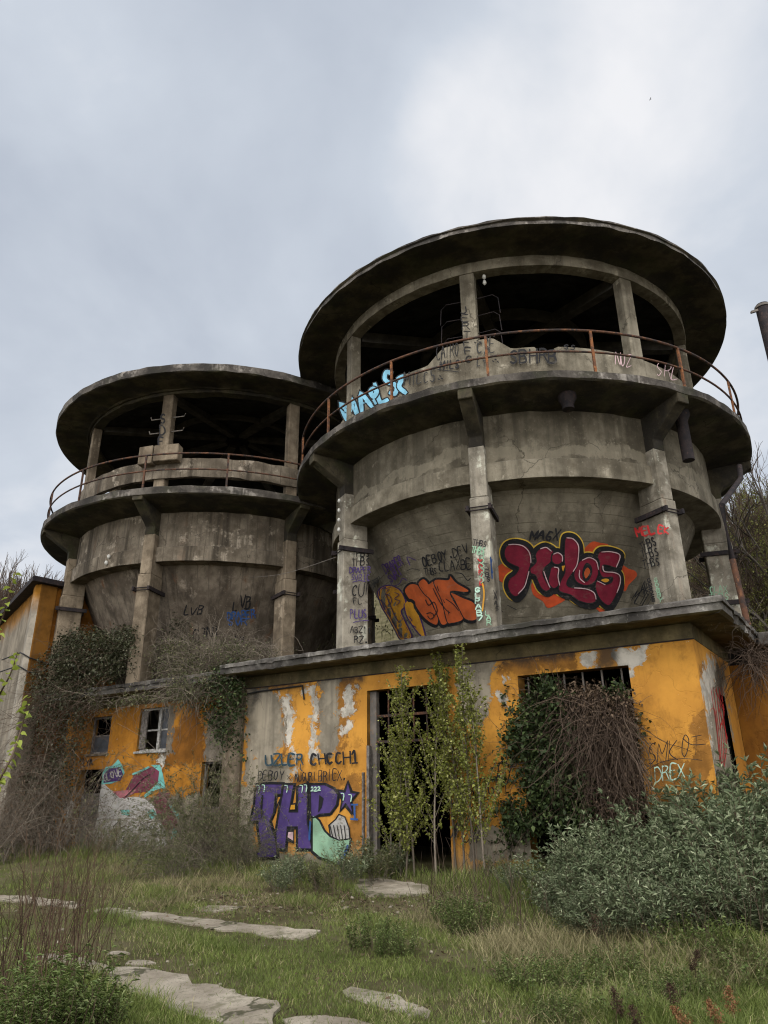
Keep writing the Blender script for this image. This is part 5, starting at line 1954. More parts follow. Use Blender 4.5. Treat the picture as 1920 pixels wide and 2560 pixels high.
# left block: patchy pale, maroon and turquoise piece
d = Decal(S_wall(T1))
d.fill('whitepaint', catmull(CO((300, 780), (420, 850), (620, 950), (900, 980), (1150, 1250), (1200, 1600), (900, 1750), (500, 1700), (240, 1620), (180, 1500), (250, 1200)), 3, True))
d.fill('turq', CO((300, 780), (310, 640), (360, 540), (450, 520), (530, 430), (590, 520), (620, 620), (560, 720), (440, 770)))
d.fill('violetdark', CO((330, 760), (330, 650), (400, 560), (560, 540), (600, 640), (560, 730), (430, 745)))
d.fill('maroon', CO((520, 930), (640, 850), (740, 660), (900, 560), (1060, 530), (1110, 600), (1090, 740), (930, 880), (760, 900), (620, 980)))
d.fill('pink', CO((450, 880), (640, 860), (780, 850), (720, 920), (560, 970)))
d.fill('turq', CO((980, 510), (1110, 510), (1150, 640), (1190, 840), (1130, 830), (1040, 860), (900, 970), (890, 930), (1080, 760), (1100, 600)))
d.fill('maroon', CO((1010, 1000), (1100, 880), (1250, 900), (1200, 1040), (1340, 1250), (1340, 1380), (1200, 1420), (1080, 1240)))
d.fill('turq', CO((1220, 1040), (1290, 1080), (1380, 1200), (1370, 1260), (1330, 1230), (1260, 1110)))
d.fill('turq', CO((1300, 1390), (1345, 1400), (1340, 1480), (1260, 1540), (1280, 1440)))
d.fill('turq', CO((940, 1160), (1010, 1110), (1070, 1200), (1000, 1260), (940, 1220)))
d.fill('turq', CO((560, 1130), (690, 1130), (690, 1210), (590, 1200)))
d.text('whitepaint', 'GLOVE', CO((340, 735))[0], CO((600, 640))[0], 95 * KO, 2.2, 0.15, 0.08, 2)
d.stroke('black', CO((470, 1360), (570, 1260), (540, 1400), (650, 1350)), 2.6, curve=False)
d.stroke('black', CO((640, 950), (760, 830), (880, 700), (980, 640)), 2.0)
d.stroke('turq', CO((740, 640), (860, 590), (960, 540)), 5)
d.text('black', 'LYA', CO((50, 530))[0], CO((190, 520))[0], 100 * KO, 2.4, 0.1, 0.08, 2)
d.build('graffiti', YB, 'patchy turquoise, maroon and white piece on the orange wall')

# ------------------------------------------------------------------ plants
ORD = ['leftmost', 'second from the left', 'third from the left', 'fourth from the left', 'fifth from the left', 'sixth from the left', 'seventh from the left', 'eighth from the left', 'ninth from the left', 'tenth from the left',
       'eleventh from the left', 'twelfth from the left', 'thirteenth from the left', 'fourteenth from the left', 'fifteenth from the left', 'sixteenth from the left']


def bent(p, d, L, n, r, droop=0.0, wob=0.12):
    """a wobbling shoot from p along d"""
    d = unit(np.array(d, float))
    out = [np.array(p, float)]
    st = L / (n - 1)
    for i in range(n - 1):
        d = unit(d + r.normal(0, wob, 3) + np.array([0, 0, -droop / (n - 1)]))
        out.append(out[-1] + d * st)
    return np.array(out)


def along(poly, f):
    """points and directions at fractions f of a polyline"""
    seg = np.linalg.norm(np.diff(poly, axis=0), axis=1)
    c = np.concatenate([[0], np.cumsum(seg)])
    t = np.asarray(f) * c[-1]
    i = np.clip(np.searchsorted(c, t, side='right') - 1, 0, len(seg) - 1)
    u = ((t - c[i]) / (seg[i] + 1e-9))[:, None]
    return poly[i] * (1 - u) + poly[i + 1] * u, unit(poly[i + 1] - poly[i])


def silver_shrub(seed, h=1.7, rad=0.85, n=64):
    r = np.random.default_rng(seed)
    st, rd, LP, LD, LL = [], [], [], [], []
    for i in range(n):
        a = r.uniform(0, 2 * math.pi)
        q = math.sqrt(r.random())
        lean = q * 0.75
        p = np.array([math.cos(a) * q * rad * 0.35, math.sin(a) * q * rad * 0.35, 0])
        L = h * r.uniform(0.6, 1.08) * (1 - 0.18 * q)
        pl = bent(p, [math.cos(a) * lean, math.sin(a) * lean, 1], L, 8, r, droop=-0.1, wob=0.10)
        st.append(pl)
        rd.append(0.008)
        br = [(pl, 0.3, L)]
        for b in range(r.integers(2, 5)):
            f = r.uniform(0.3, 0.85)
            q0, d0 = along(pl, [f])
            s_ = bent(q0[0], d0[0] + r.normal(0, .7, 3) + [0, 0, .3], L * r.uniform(.22, .42), 5, r, droop=-.2, wob=.12)
            st.append(s_)
            rd.append(0.005)
            br.append((s_, 0.15, L * .3))
        for pl_, f0, L_ in br:
            k = max(4, int(L_ * (1 - f0) / 0.062))
            f = np.linspace(f0, 1.0, k)
            pp, dd = along(pl_, f)
            az = r.uniform(0, 6.28) + np.arange(k) * 1.57
            side = np.stack([np.cos(az), np.sin(az), np.zeros(k)], 1)
            for sg in (-1, 1):
                LP.append(pp)
                LD.append(dd * 0.75 + side * sg * 0.9 + r.normal(0, .18, (k, 3)))
                LL.append(r.uniform(0.07, 0.21, k) * (1 - 0.3 * f ** 3))
            LP.append(np.repeat(pp[-1:], 4, 0))
            LD.append(np.repeat(dd[-1:], 4, 0) + r.normal(0, .35, (4, 3)))
            LL.append(r.uniform(0.08, 0.14, 4))
    P_, D_, L_ = np.concatenate(LP), np.concatenate(LD), np.concatenate(LL)
    return leaves(P_, D_, L_, L_ * r.uniform(.19, .27, len(L_)), r, droop=0.18), tubes(st, rd, 3, r)


def make_plant(name, label, cat, loc, leaf, stem, lm, sm, group=None, names=('foliage', 'stem')):
    t = thing(name, label, cat, (0, 0, 0), group)
    if leaf is not None:
        geo_obj(names[0], leaf, lm, t)
    if stem is not None:
        geo_obj(names[1], stem, sm, t)
    t.location = Vector([float(v) for v in loc])
    OFF[t.name] = np.array(loc, float)
    return t


def place_rows(protos, spots, lab, rng_, scale=(0.9, 1.1)):
    """spots: list of (x, y, scale); first uses of each proto move it, later ones copy it"""
    used = [False] * len(protos)
    for i, (x, y, sc) in enumerate(spots):
        j = i % len(protos)
        z = float(gz(x, y)) - 0.03
        rz = rng_.uniform(0, 6.28)
        s_ = sc * rng_.uniform(*scale)
        if not used[j]:
            o = protos[j]
            o.location = (x, y, z)
            o.rotation_euler = (0, 0, rz)
            o.scale = (s_, s_, s_)
            o['label'] = lab[i]
            used[j] = True
        else:
            copy_tree(protos[j], (x, y, z), rz, s_, lab[i])


r5 = random.Random(5)
protos = []
for k in range(5):
    lf, st = silver_shrub(20 + k, 1.7, 0.85, (64, 46, 56, 40, 60)[k])
    protos.append(make_plant('silver_shrub', 'silvery shrub', 'shrub', (0, 0, 0), lf, st, 'silver_leaf', 'twig_brown', 'silvery shrubs before the right corner'))
spots, lab = [], []
rows = [('back row', [(1430, 2275, .46), (1490, 2270, .60), (1560, 2268, .66), (1650, 2262, .80), (1750, 2258, .92), (1850, 2250, 1.18), (1960, 2245, 1.32)]),
        ('middle row', [(1415, 2312, .36), (1475, 2312, .48), (1530, 2312, .56), (1640, 2315, .64), (1745, 2318, .74), (1865, 2318, .84), (1985, 2312, .95)]),
        ('front row', [(1462, 2352, .32), (1540, 2360, .40), (1610, 2368, .44), (1720, 2374, .50), (1845, 2378, .56), (1965, 2386, .64)])]
for nm, rw in rows:
    for i, (x, y, sc) in enumerate(rw):
        g = gp(x, y)
        spots.append((g[0], g[1], sc))
        lab.append('silvery leaved shrub before the yellow corner, %s, %s' % (nm, ORD[i]))
place_rows(protos, spots, lab, r5)

# smaller greyish shrubs in front of the facade
lf, st = silver_shrub(40, 1.5, 0.7, 26)
lf2, st2 = silver_shrub(41, 1.3, 0.6, 20)
pr2 = [make_plant('thin_shrub', 's', 'shrub', (0, 0, 0), lf, st, 'silver_leaf', 'twig_grey', 'thin shrubs along the facade'),
       make_plant('thin_shrub', 's', 'shrub', (0, 0, 0), lf2, st2, 'bush_leaf', 'twig_grey', 'thin shrubs along the facade')]
sp, lb = [], []
for (x, y, sc), l in zip([(735, 2208, .40), (800, 2225, .45), (872, 2214, .52), (945, 2205, .66), (990, 2192, .36), (1240, 2215, .45), (1300, 2240, .38), (1370, 2275, .40), (700, 2230, .4)],
                         ['low thin shrub below the violet letter T', 'thin grey shrub below the violet letter H', 'thin silvery shrub hiding the mint patch of the graffiti', 'thin pale shrub beside the door frame', 'small thin shrub on the doorstep edge',
                          'thin shrub right of the poplar saplings', 'thin low shrub between the saplings and the thicket', 'low shrub at the left end of the silvery thicket', 'tiny thin shrub in the grass at the left of the violet letters']):
    g = gp(x, y)
    sp.append((g[0], g[1], sc))
    lb.append(l)
place_rows(pr2, sp, lb, r5)


# poplar saplings in front of the first door
def poplar(seed, h, n=26, spread=0.16):
    r = np.random.default_rng(seed)
    trunk = bent([0, 0, 0], [r.normal(0, .03), r.normal(0, .03), 1], h, 14, r, wob=.025)
    st, rd = [trunk], [np.linspace(0.022, 0.005, 14)]
    LP, LD = [], []
    for i in range(n):
        f = r.uniform(0.12, 0.93)
        q, d0 = along(trunk, [f])
        a = r.uniform(0, 6.28)
        L = (0.35 + 0.55 * r.random()) * (1.05 - f) * h * 0.50 + 0.14
        b = bent(q[0], [math.cos(a) * .55, math.sin(a) * .55, 1], L, 6, r, droop=-.25, wob=.07)
        st.append(b)
        rd.append(0.006)
        k = int(L / 0.0158)
        pp, dd = along(b, r.uniform(.08, 1, k))
        LP.append(pp)
        LD.append(dd * .3 + r.normal(0, .7, (k, 3)))
    k = int(h / 0.018)
    pp, dd = along(trunk, r.uniform(.3, 1, k) ** .8)
    LP.append(pp + r.normal(0, .03, (k, 3)))
    LD.append(dd * .4 + r.normal(0, .7, (k, 3)))
    P_, D_ = np.concatenate(LP), np.concatenate(LD)
    P_ = P_ + r.normal(0, .02, P_.shape)
    L_ = r.uniform(.035, .062, len(P_))
    return leaves(P_, D_, L_, L_ * .85, r, fold=.12, droop=.25, broad=True), tubes(st, rd, 4, r)


PSP = [(978, 1851, 2188, -9.0), (1001, 1697, 2192, 0), (1036, 1662, 2190, 0), (1091, 1581, 2196, 0), (1134, 1612, 2194, 0), (1180, 1612, 2205, 0), (1205, 1690, 2210, 0), (1155, 1720, 2200, 0), (1015, 1900, 2196, 0)]
PL = ['short poplar sapling at the left edge of the doorway', 'slender poplar sapling left of the tall one in the doorway', 'poplar sapling with a bare tip in the doorway', 'tallest poplar sapling, its tip above the cornice line',
      'poplar sapling just right of the tallest one', 'bushy pale poplar sapling at the right of the door', 'lower pale poplar sapling beside the yellow pier', 'short poplar sapling at the right door jamb', 'lowest poplar sapling at the left of the group']
for i, ((x, yt, yb, _), l) in enumerate(zip(PSP, PL)):
    b = gp(x + (8 if x > 1100 else 0), yb)
    n_ = np.array([b[0], b[1], 0])
    Y = b[1]
    top = at_y(x, yt, Y)
    h = top[2] - b[2]
    lf, st = poplar(60 + i, h, n=int(15 + h * 6))
    tp = make_plant('poplar_sapling', l, 'sapling', b, lf, st, 'poplar_leaf', 'twig_grey', 'poplar saplings at the door')
    tp.rotation_euler = (0, 0, 0)


# climbers built against surfaces
def px_points(poly, n, r, plane, t_rng):
    """n points scattered in a patch of the facade traced on the photo"""
    xs = [p[0] for p in poly]
    ys = [p[1] for p in poly]
    X, Y = [], []
    while len(X) < n:
        x = r.uniform(min(xs), max(xs), n)
        y = r.uniform(min(ys), max(ys), n)
        k = in_poly(x, y, poly)
        X += list(x[k])
        Y += list(y[k])
    out = np.zeros((n, 3))
    for i in range(n):
        t = r.uniform(*t_rng)
        out[i] = on_plane(X[i], Y[i], WO + WN * t, WN)
    return out


def clump(pts, r, per, spread, L, wr, broad=True, out=0.5):
    """leaf clusters around points"""
    n = len(pts)
    P_ = np.repeat(pts, per, 0) + r.normal(0, spread, (n * per, 3))
    D_ = r.normal(0, .7, (n * per, 3)) + WN * out + [0, 0, -.15]
    L_ = r.uniform(L[0], L[1], n * per)
    return leaves(P_, D_, L_, L_ * wr, r, fold=.12, droop=.2, broad=broad)


def hang(pts, r, L, wob=.25, droop=1.4, d0=None, n=9):
    out = []
    for p in pts:
        d = (d0 if d0 is not None else WN * .4) + r.normal(0, .5, 3)
        out.append(bent(p, d, r.uniform(*L), n, r, droop=droop, wob=wob))
    return out


r = np.random.default_rng(77)
# dark bramble with a dry curtain in the second door
t = thing('bramble', 'dark green bramble climbing up and filling the left half of the second door', 'climber', wp(-4.8, .2, 0.1))
poly = C9((245, 560), (330, 520), (360, 440), (400, 450), (420, 520), (500, 560), (560, 700), (600, 900), (640, 1050), (720, 1200), (760, 1320), (150, 1340), (130, 1200), (230, 1050), (250, 950), (180, 880), (140, 780), (200, 680))
pts = px_points(poly, 2100, r, None, (-0.15, 0.42))
keep = np.sin(pts[:, 0] * 5.1 + pts[:, 2] * 3.7) + np.sin(pts[:, 1] * 6.3 - pts[:, 2] * 5.9) + r.normal(0, .6, len(pts)) > -.55
pts = pts[keep]
g1 = clump(pts, r, 8, .10, (.045, .09), .8)
poly2 = C9((700, 540), (800, 490), (850, 560), (800, 620), (730, 640))
runs = []
for q in range(16):
    p0_ = wp(r.uniform(-5.75, -5.2), .04, r.uniform(.6, 3.0))
    c_ = bent(p0_, WD * r.normal(-.5, .5) + [0, 0, r.normal(.1, .6)], r.uniform(.3, .9), 8, r, wob=.25)
    c_ = c_ - np.outer((c_ - wp(0, .04, 0)) @ WN, WN)
    runs.append(c_)
g1 = cat_geo([g1, clump(np.concatenate([along(c_, r.uniform(0, 1, 14))[0] for c_ in runs]), r, 2, .03, (.04, .08), .8)])
g2 = clump(px_points(poly2, 70, r, None, (-.1, .25)), r, 6, .07, (.05, .09), .8)
poly3 = C9((880, 640), (920, 650), (940, 760), (920, 1000), (930, 1250), (880, 1200), (870, 900))
g3 = clump(px_points(poly3, 60, r, None, (0, .2)), r, 5, .06, (.04, .07), .8)
geo_obj('foliage', cat_geo([g1, g2, g3]), 'ivy_leaf', t)
geo_obj('stem', tubes(hang(pts[:260], r, (.3, 1.0), .2, .8, d0=np.array([0, 0, .6])) + runs, [0.006] * 276, 3, r), 'twig_dry', t)
t = thing('dry_creeper', 'curtain of dead brown creeper stems hanging in the right half of the second door', 'climber', wp(-4.0, .2, 0.1))
poly = C9((470, 550), (560, 525), (700, 535), (840, 560), (870, 700), (880, 760), (600, 760), (540, 640))
pts = px_points(poly, 700, r, None, (-0.1, .45))
hs = []
for p in pts:
    hs.append(bent(p, r.normal(0, .22, 3) + WN * .25 + [0, 0, -.5], r.uniform(.5, 2.0), 12, r, droop=1.2, wob=.22))
poly = C9((600, 760), (890, 760), (950, 1250), (660, 1250))
pts2 = px_points(poly, 520, r, None, (-.05, .45))
for p in pts2:
    hs.append(bent(p, r.normal(0, .5, 3) + [0, 0, -.6], r.uniform(.3, 1.0), 8, r, droop=.9, wob=.30))
for p in px_points(C9((440, 545), (850, 545), (870, 620), (460, 620)), 300, r, None, (-.1, .4)):
    hs.append(bent(p, r.normal(0, .8, 3), r.uniform(.2, .5), 7, r, droop=.6, wob=.45))
for q in hs:
    q[:, 2] = np.maximum(q[:, 2], .12)
geo_obj('stem', tubes(hs, r.uniform(.002, .009, len(hs)) ** 1.0, 3, r), 'twig_dry', t)
geo_obj('foliage', clump(np.concatenate([pts, pts2]), r, 7, .10, (.03, .06), .7), 'dry_leaf', t)

# climbers over the left block
def climber(name, label, polys, npts, t_rng, per, spread, L, wr, lm, nst, Lst, sm, seed, droop=1.0, d0=None, rad=(.003, .008), wob=.28):
    r = np.random.default_rng(seed)
    P_ = np.concatenate([px_points(pl, max(4, int(npts * w)), r, None, t_rng) for pl, w in polys])
    keep = np.sin(P_[:, 0] * 4.3 + P_[:, 2] * 3.1 + seed) + np.sin(P_[:, 1] * 5.7 - P_[:, 2] * 4.9) + r.normal(0, .7, len(P_)) > -.45
    P_ = P_[keep]
    t = thing(name, label, 'climber', (P_[:, 0].mean(), P_[:, 1].mean(), max(0.1, P_[:, 2].min())))
    geo_obj('foliage', clump(P_, r, per, spread, L, wr), lm, t)
    if nst:
        idx = r.integers(0, len(P_), nst)
        hs = hang(P_[idx], r, Lst, wob, droop, d0)
        for q in hs:
            q[:, 2] = np.maximum(q[:, 2], .1)
        geo_obj('stem', tubes(hs, r.uniform(rad[0], rad[1], nst), 3, r), sm, t)
    return t


climber('ivy', 'dense dark ivy heaped on the roof edge between the left tower columns',
        [(C7((370, 540), (480, 460), (600, 480), (700, 470), (870, 450), (860, 600), (830, 720), (640, 740), (400, 720), (300, 660)), .7),
         (C7((300, 620), (800, 640), (760, 760), (600, 800), (500, 900), (230, 900), (200, 760)), .5)], 2300, (-0.9, 0.5), 9, .11, (.05, .085), .75, 'vine_leaf', 420, (.4, 1.5), 'twig_dry', 101)
climber('hanging_vine', 'curtain of dull vines and bare stems falling past the left end of the orange wall',
        [(C7((200, 820), (640, 780), (600, 960), (560, 1010), (520, 1240), (480, 1500), (380, 1750), (200, 1800), (120, 1500), (200, 1100)), 1.0)], 1700, (-0.5, 0.8), 8, .12, (.04, .075), .7, 'vine_leaf', 650, (.8, 2.6), 'twig_dry', 102, 1.5)
climber('ivy', 'ivy on the streaked hopper just right of the left tower front column',
        [(C7((985, 420), (1080, 370), (1270, 360), (1240, 430), (1200, 560), (1150, 700), (990, 700)), 1.0)], 900, (-2.9, -1.5), 8, .11, (.05, .08), .75, 'vine_leaf', 90, (.4, 1.0), 'twig_dry', 103)
climber('roof_brush', 'tangle of brown twigs with few leaves along the roof edge of the left block',
        [(C7((930, 560), (1200, 520), (1659, 560), (1659, 660), (1400, 680), (1250, 720), (960, 760), (960, 700)), 1.0)], 900, (-1.5, -0.1), 7, .13, (.035, .065), .6, 'bush_leaf', 620, (.5, 1.4), 'twig_grey', 104, .7, np.array([0, 0, .5]))
climber('roof_brush', 'drooping greenish twigs hanging over the broken cornice above the small windows',
        [(C7((560, 860), (640, 850), (640, 930), (900, 870), (1080, 850), (1130, 760), (1350, 730), (1400, 800), (1300, 930), (1000, 900), (640, 960)), 1.0)], 520, (-0.5, .6), 8, .12, (.04, .07), .6, 'bush_leaf', 420, (.4, 1.2), 'twig_grey', 105, .9)
climber('ivy', 'dark ivy hanging over the pilaster between the two wall sections',
        [(C7((1290, 770), (1540, 680), (1580, 800), (1560, 1150), (1600, 1320), (1500, 1200), (1440, 1180), (1340, 1000)), 1.0)], 1000, (-.6, .5), 8, .10, (.045, .08), .75, 'ivy_leaf', 160, (.4, 1.4), 'twig_dry', 106)
climber('roof_weeds', 'dry weeds on the roof edge in the dark gap between the towers',
        [(C8((-40, 260), (100, 190), (380, 190), (480, 195), (300, 240), (80, 280)), 1.0)], 60, (-1.0, .2), 5, .10, (.03, .06), .5, 'bush_leaf', 130, (.3, .8), 'twig_grey', 107, .5, np.array([0, 0, .7]))
climber('roof_weeds', 'dead grass and twigs on the roof corner at the right',
        [(C9((1050, 40), (1230, 20), (1320, 30), (1450, 120), (1500, 180), (1380, 120), (1200, 55)), 1.0)], 50, (-1.5, .4), 3, .08, (.03, .06), .3, 'drygrass', 420, (.15, .5), 'twig_grey', 108, .9, np.array([0, 0, .7]), (.0015, .003), .4)
climber('hanging_vine', 'dead creeper bundle wrapped round the rusty downpipe',
        [(C5((1380, 600), (1500, 560), (1600, 700), (1660, 900), (1560, 800), (1480, 720)), 1.0)], 30, (-2.0, -1.6), 3, .06, (.03, .05), .6, 'dry_leaf', 260, (.3, 1.3), 'twig_dry', 109, 1.5)

# arching bushes with tan canes in front of the left block
def arching_bush(seed, h, rad, n, leafn, L=(.045, .085)):
    r = np.random.default_rng(seed)
    st, rd, LP, LD = [], [], [], []
    for i in range(n):
        a = r.uniform(0, 6.28)
        out = r.uniform(.1, .8)
        Lc = h * r.uniform(.7, 1.5)
        c = bent([r.normal(0, rad * .25), r.normal(0, rad * .25), 0], [math.cos(a) * out, math.sin(a) * out, 1], Lc, 12, r, droop=r.uniform(.5, 2.0), wob=.10)
        c[:, 2] = np.maximum(c[:, 2], 0.02)
        st.append(c)
        rd.append(r.uniform(.005, .011))
        for b in range(8):
            q, d0 = along(c, [r.uniform(.25, 1)])
            s_ = bent(q[0], d0[0] + r.normal(0, .6, 3), h * r.uniform(.12, .4), 6, r, droop=.6, wob=.16)
            st.append(s_)
            rd.append(.0035)
            k = leafn
            pp, dd = along(s_, r.uniform(.1, 1, k))
            LP.append(pp + r.normal(0, .02, pp.shape))
            LD.append(dd * .6 + r.normal(0, .6, (k, 3)))
    P_, D_ = np.concatenate(LP), np.concatenate(LD)
    L_ = r.uniform(L[0], L[1], len(P_))
    return leaves(P_, D_, L_, L_ * .30, r, droop=.2), tubes(st, rd, 3, r)


ab = []
for k, (h, rad, n, ln) in enumerate(((2.6, 1.2, 80, 22), (2.2, 1.1, 72, 20), (1.6, 1.0, 50, 14))):
    lf, st = arching_bush(130 + k, h, rad, n, ln)
    ab.append(make_plant('arching_bush', 'b', 'bush', (0, 0, 0), lf, st, 'bush_leaf', 'twig_grey', 'arching bushes before the left block'))
spb = [(535, 2122, 1.12), (470, 2138, .72), (372, 2150, .40), (505, 2165, .8), (290, 2150, .38), (425, 2192, .48), (600, 2172, .36)]
lbb = ['tall arching bush with tan canes beside the pilaster', 'wide olive bush hiding the small dark window', 'thin bush in front of the pale part of the graffiti', 'leafy bush before the pilaster foot', 'sparse low bush by the old side door', 'low bush in the grass below the pale graffiti', 'low olive bush left of the violet letters']
sp = []
for x, y, sc in spb:
    g = gp(x, y)
    sp.append((g[0], g[1], sc))
place_rows(ab, sp, lbb, r5, (.97, 1.03))
# bare brambles at the far left
bb = []
for k in range(2):
    lf, st = arching_bush(150 + k, 1.9, 1.0, 60, 2)
    bb.append(make_plant('dead_bramble', 'b', 'bramble', (0, 0, 0), lf, st, 'dry_leaf', 'twig_grey', 'dead brambles at the left'))
sp = [tuple(gp(x, y)[:2]) + (sc,) for x, y, sc in ((40, 2140, 1.0), (130, 2135, 1.1), (215, 2140, .75), (-40, 2160, 1.0))]
place_rows(bb, sp, ['bare tan bramble below the grey corner building', 'big bare bramble in front of the vine curtain', 'small bare bramble beside the old side door', 'bare bramble at the left picture edge'], r5)


# low herbs, dead stalks, tufts
def herb(seed, h=.4, n=40, L=(.04, .09), wr=.5):
    r = np.random.default_rng(seed)
    st, rd, LP, LD = [], [], [], []
    for i in range(n):
        a, q = r.uniform(0, 6.28), math.sqrt(r.random())
        s_ = bent([math.cos(a) * q * .3, math.sin(a) * q * .3, 0], [math.cos(a) * .4 * q, math.sin(a) * .4 * q, 1], h * r.uniform(.5, 1.1), 6, r, wob=.1)
        st.append(s_)
        rd.append(.004)
        k = 24
        pp, dd = along(s_, np.linspace(.15, 1, k))
        LP.append(pp)
        LD.append(dd * .35 + unit(r.normal(0, 1, (k, 3)) * [1, 1, .3]))
    P_, D_ = np.concatenate(LP), np.concatenate(LD)
    L_ = r.uniform(L[0], L[1], len(P_))
    return leaves(P_, D_, L_, L_ * wr, r, droop=.3), tubes(st, rd, 3, r)


hb = []
for k, (h, n, L, wr) in enumerate(((.42, 60, (.025, .05), .55), (.5, 70, (.035, .07), .26))):
    lf, st = herb(200 + k, h, n, L, wr)
    hb.append(make_plant('herb_clump', 'h', 'weed', (0, 0, 0), lf, st, 'herb_leaf', 'twig_brown', 'green herb clumps in the grass'))
spots_h = [(935, 2368, .75), (130, 2580, .95), (235, 2560, .7), (985, 2385, .55), (1310, 2470, .62), (1440, 2480, .62), (1540, 2450, .75), (1640, 2520, .55), (1760, 2410, .95), (1840, 2430, .8), (1900, 2480, .8), (1180, 2330, .9), (1130, 2300, .7), (1405, 2560, .5), (1560, 2560, .5), (40, 2600, .9), (1720, 2500, .7)]
lab_h = ['dark green herb clump in the middle of the meadow', 'large nettle clump at the lower left', 'smaller nettle clump right of the large lower left one', 'herb clump right beside the dark meadow clump', 'herb clump left of the straw tussocks', 'pale herb clump in front of the straw tussocks', 'herb clump in the tall grass below the thicket', 'low herb at the lower right among seed heads',
         'bright herb clump under the right thicket', 'herb clump at the foot of the right thicket', 'herb clump near the right picture edge', 'herb clump below the poplar saplings', 'small herb clump near the doorstep', 'tiny herb at the bottom edge', 'tiny herb by the brown seed heads', 'nettle clump in the lower left corner', 'herb clump behind the brown seed heads']
place_rows(hb, [tuple(gp(x, min(y, 2620))[:2]) + (sc,) for x, y, sc in spots_h], lab_h, r5)

# reddish dead stalks at the left
r = np.random.default_rng(301)
STK = [(60, 2440), (150, 2450), (20, 2490), (215, 2420), (110, 2400)]
SLB = ['sheaf of tall reddish dead stalks beside the slab', 'sheaf of reddish dead stalks leaning over the slab edge', 'thick sheaf of reddish stalks at the left edge', 'thin sheaf of dead stalks rising above the path', 'sheaf of dead stalks behind the nettles']
for (x, y), l in zip(STK, SLB):
    b = gp(x, y)
    st, rd = [], []
    for i in range(24):
        L = r.uniform(.6, 1.35)
        s_ = bent([r.normal(0, .14), r.normal(0, .14), 0], [r.normal(.03, .15), r.normal(0, .15), 1], L, 10, r, droop=r.uniform(0, .35), wob=.075)
        st.append(s_)
        rd.append(r.uniform(.003, .0055))
        for q in range(4):
            p_, d_ = along(s_, [r.uniform(.4, .95)])
            st.append(bent(p_[0], d_[0] + r.normal(0, .35, 3), r.uniform(.08, .25), 4, r))
            rd.append(.002)
    make_plant('dead_stalks', l, 'weed', b, None, tubes(st, rd, 3, r), None, 'twig_red', 'reddish dead stalks')

# dry stalks before the poplars and brown seed heads in the lower right
for (x, y, n, hh), l in zip([(1200, 2290, 40, 1.2), (1130, 2275, 26, .9), (1290, 2330, 30, .8), (1880, 2400, 34, .9), (1700, 2420, 18, .7), (800, 2240, 24, .7)],
                            ['tall dry brown stalks right of the poplar saplings', 'dry brown stalks before the doorstep', 'dry stalks at the left foot of the thicket', 'pale dry stalks below the right thicket', 'thin dry stalks in the tall grass', 'dry stalks in the litter below the mint patch']):
    b = gp(x, y)
    st = [bent([r.normal(0, .3), r.normal(0, .2), 0], [r.normal(0, .25), r.normal(0, .25), 1], hh * r.uniform(.4, 1.1), 7, r, droop=r.uniform(0, .8), wob=.08) for i in range(n)]
    make_plant('dry_stalks', l, 'weed', b, None, tubes(st, [.004] * n, 3, r), None, 'twig_dry', 'dry stalks in the weeds')
M['seed'] = leafm('rust brown seed head', (0.13, 0.055, 0.022), (0.30, 0.15, 0.07), None, .85, .1, .3)
M['seed_dark'] = leafm('dark seed head', (0.03, 0.018, 0.012), (0.09, 0.05, 0.03), None, .85, .1, .3)
for (x, y, dk), l in zip([(1720, 2545, 0), (1788, 2530, 0), (1850, 2505, 0), (1595, 2545, 1), (1745, 2400, 1), (1540, 2500, 1), (1700, 2490, 1), (1500, 2305, 1)],
                         ['low rust brown seed head at the bottom', 'upright rust brown seed spike at the bottom right', 'rust brown seed head nearest the right edge', 'dark curled seed head at the bottom edge', 'dark seed head under the right thicket', 'dark seed head in the tall grass', 'dark seed head left of the rust brown ones', 'grey brown dead flower heap at the foot of the thicket']):
    g0 = gp(x, min(y + 90, 2630))
    top = at_y(x, y, g0[1])
    hh = max(.12, top[2] - g0[2])
    st = [bent([0, 0, 0], [r.normal(0, .1), r.normal(0, .1), 1], hh, 7, r, wob=.06)]
    tip = st[0][-1]
    n = 420
    ax = unit(np.array([r.normal(0, .5), r.normal(0, .3), 1]))
    u_ = r.uniform(-.5, .5, n)
    big = .11 if l.startswith('grey') else .045
    P_ = tip + ax * u_[:, None] * .17 + r.normal(0, 1, (n, 3)) * (.2 + .8 * (1 - np.abs(u_ * 2)))[:, None] * big * .6
    lf = leaves(P_, r.normal(0, 1, (n, 3)), r.uniform(.008, .02, n), .010, r, broad=False)
    make_plant('seed_head', l, 'weed', g0, lf, tubes(st, [.004], 4, r), 'seed_dark' if dk else 'seed', 'twig_red', 'dry seed heads', ('flower_head', 'stem'))

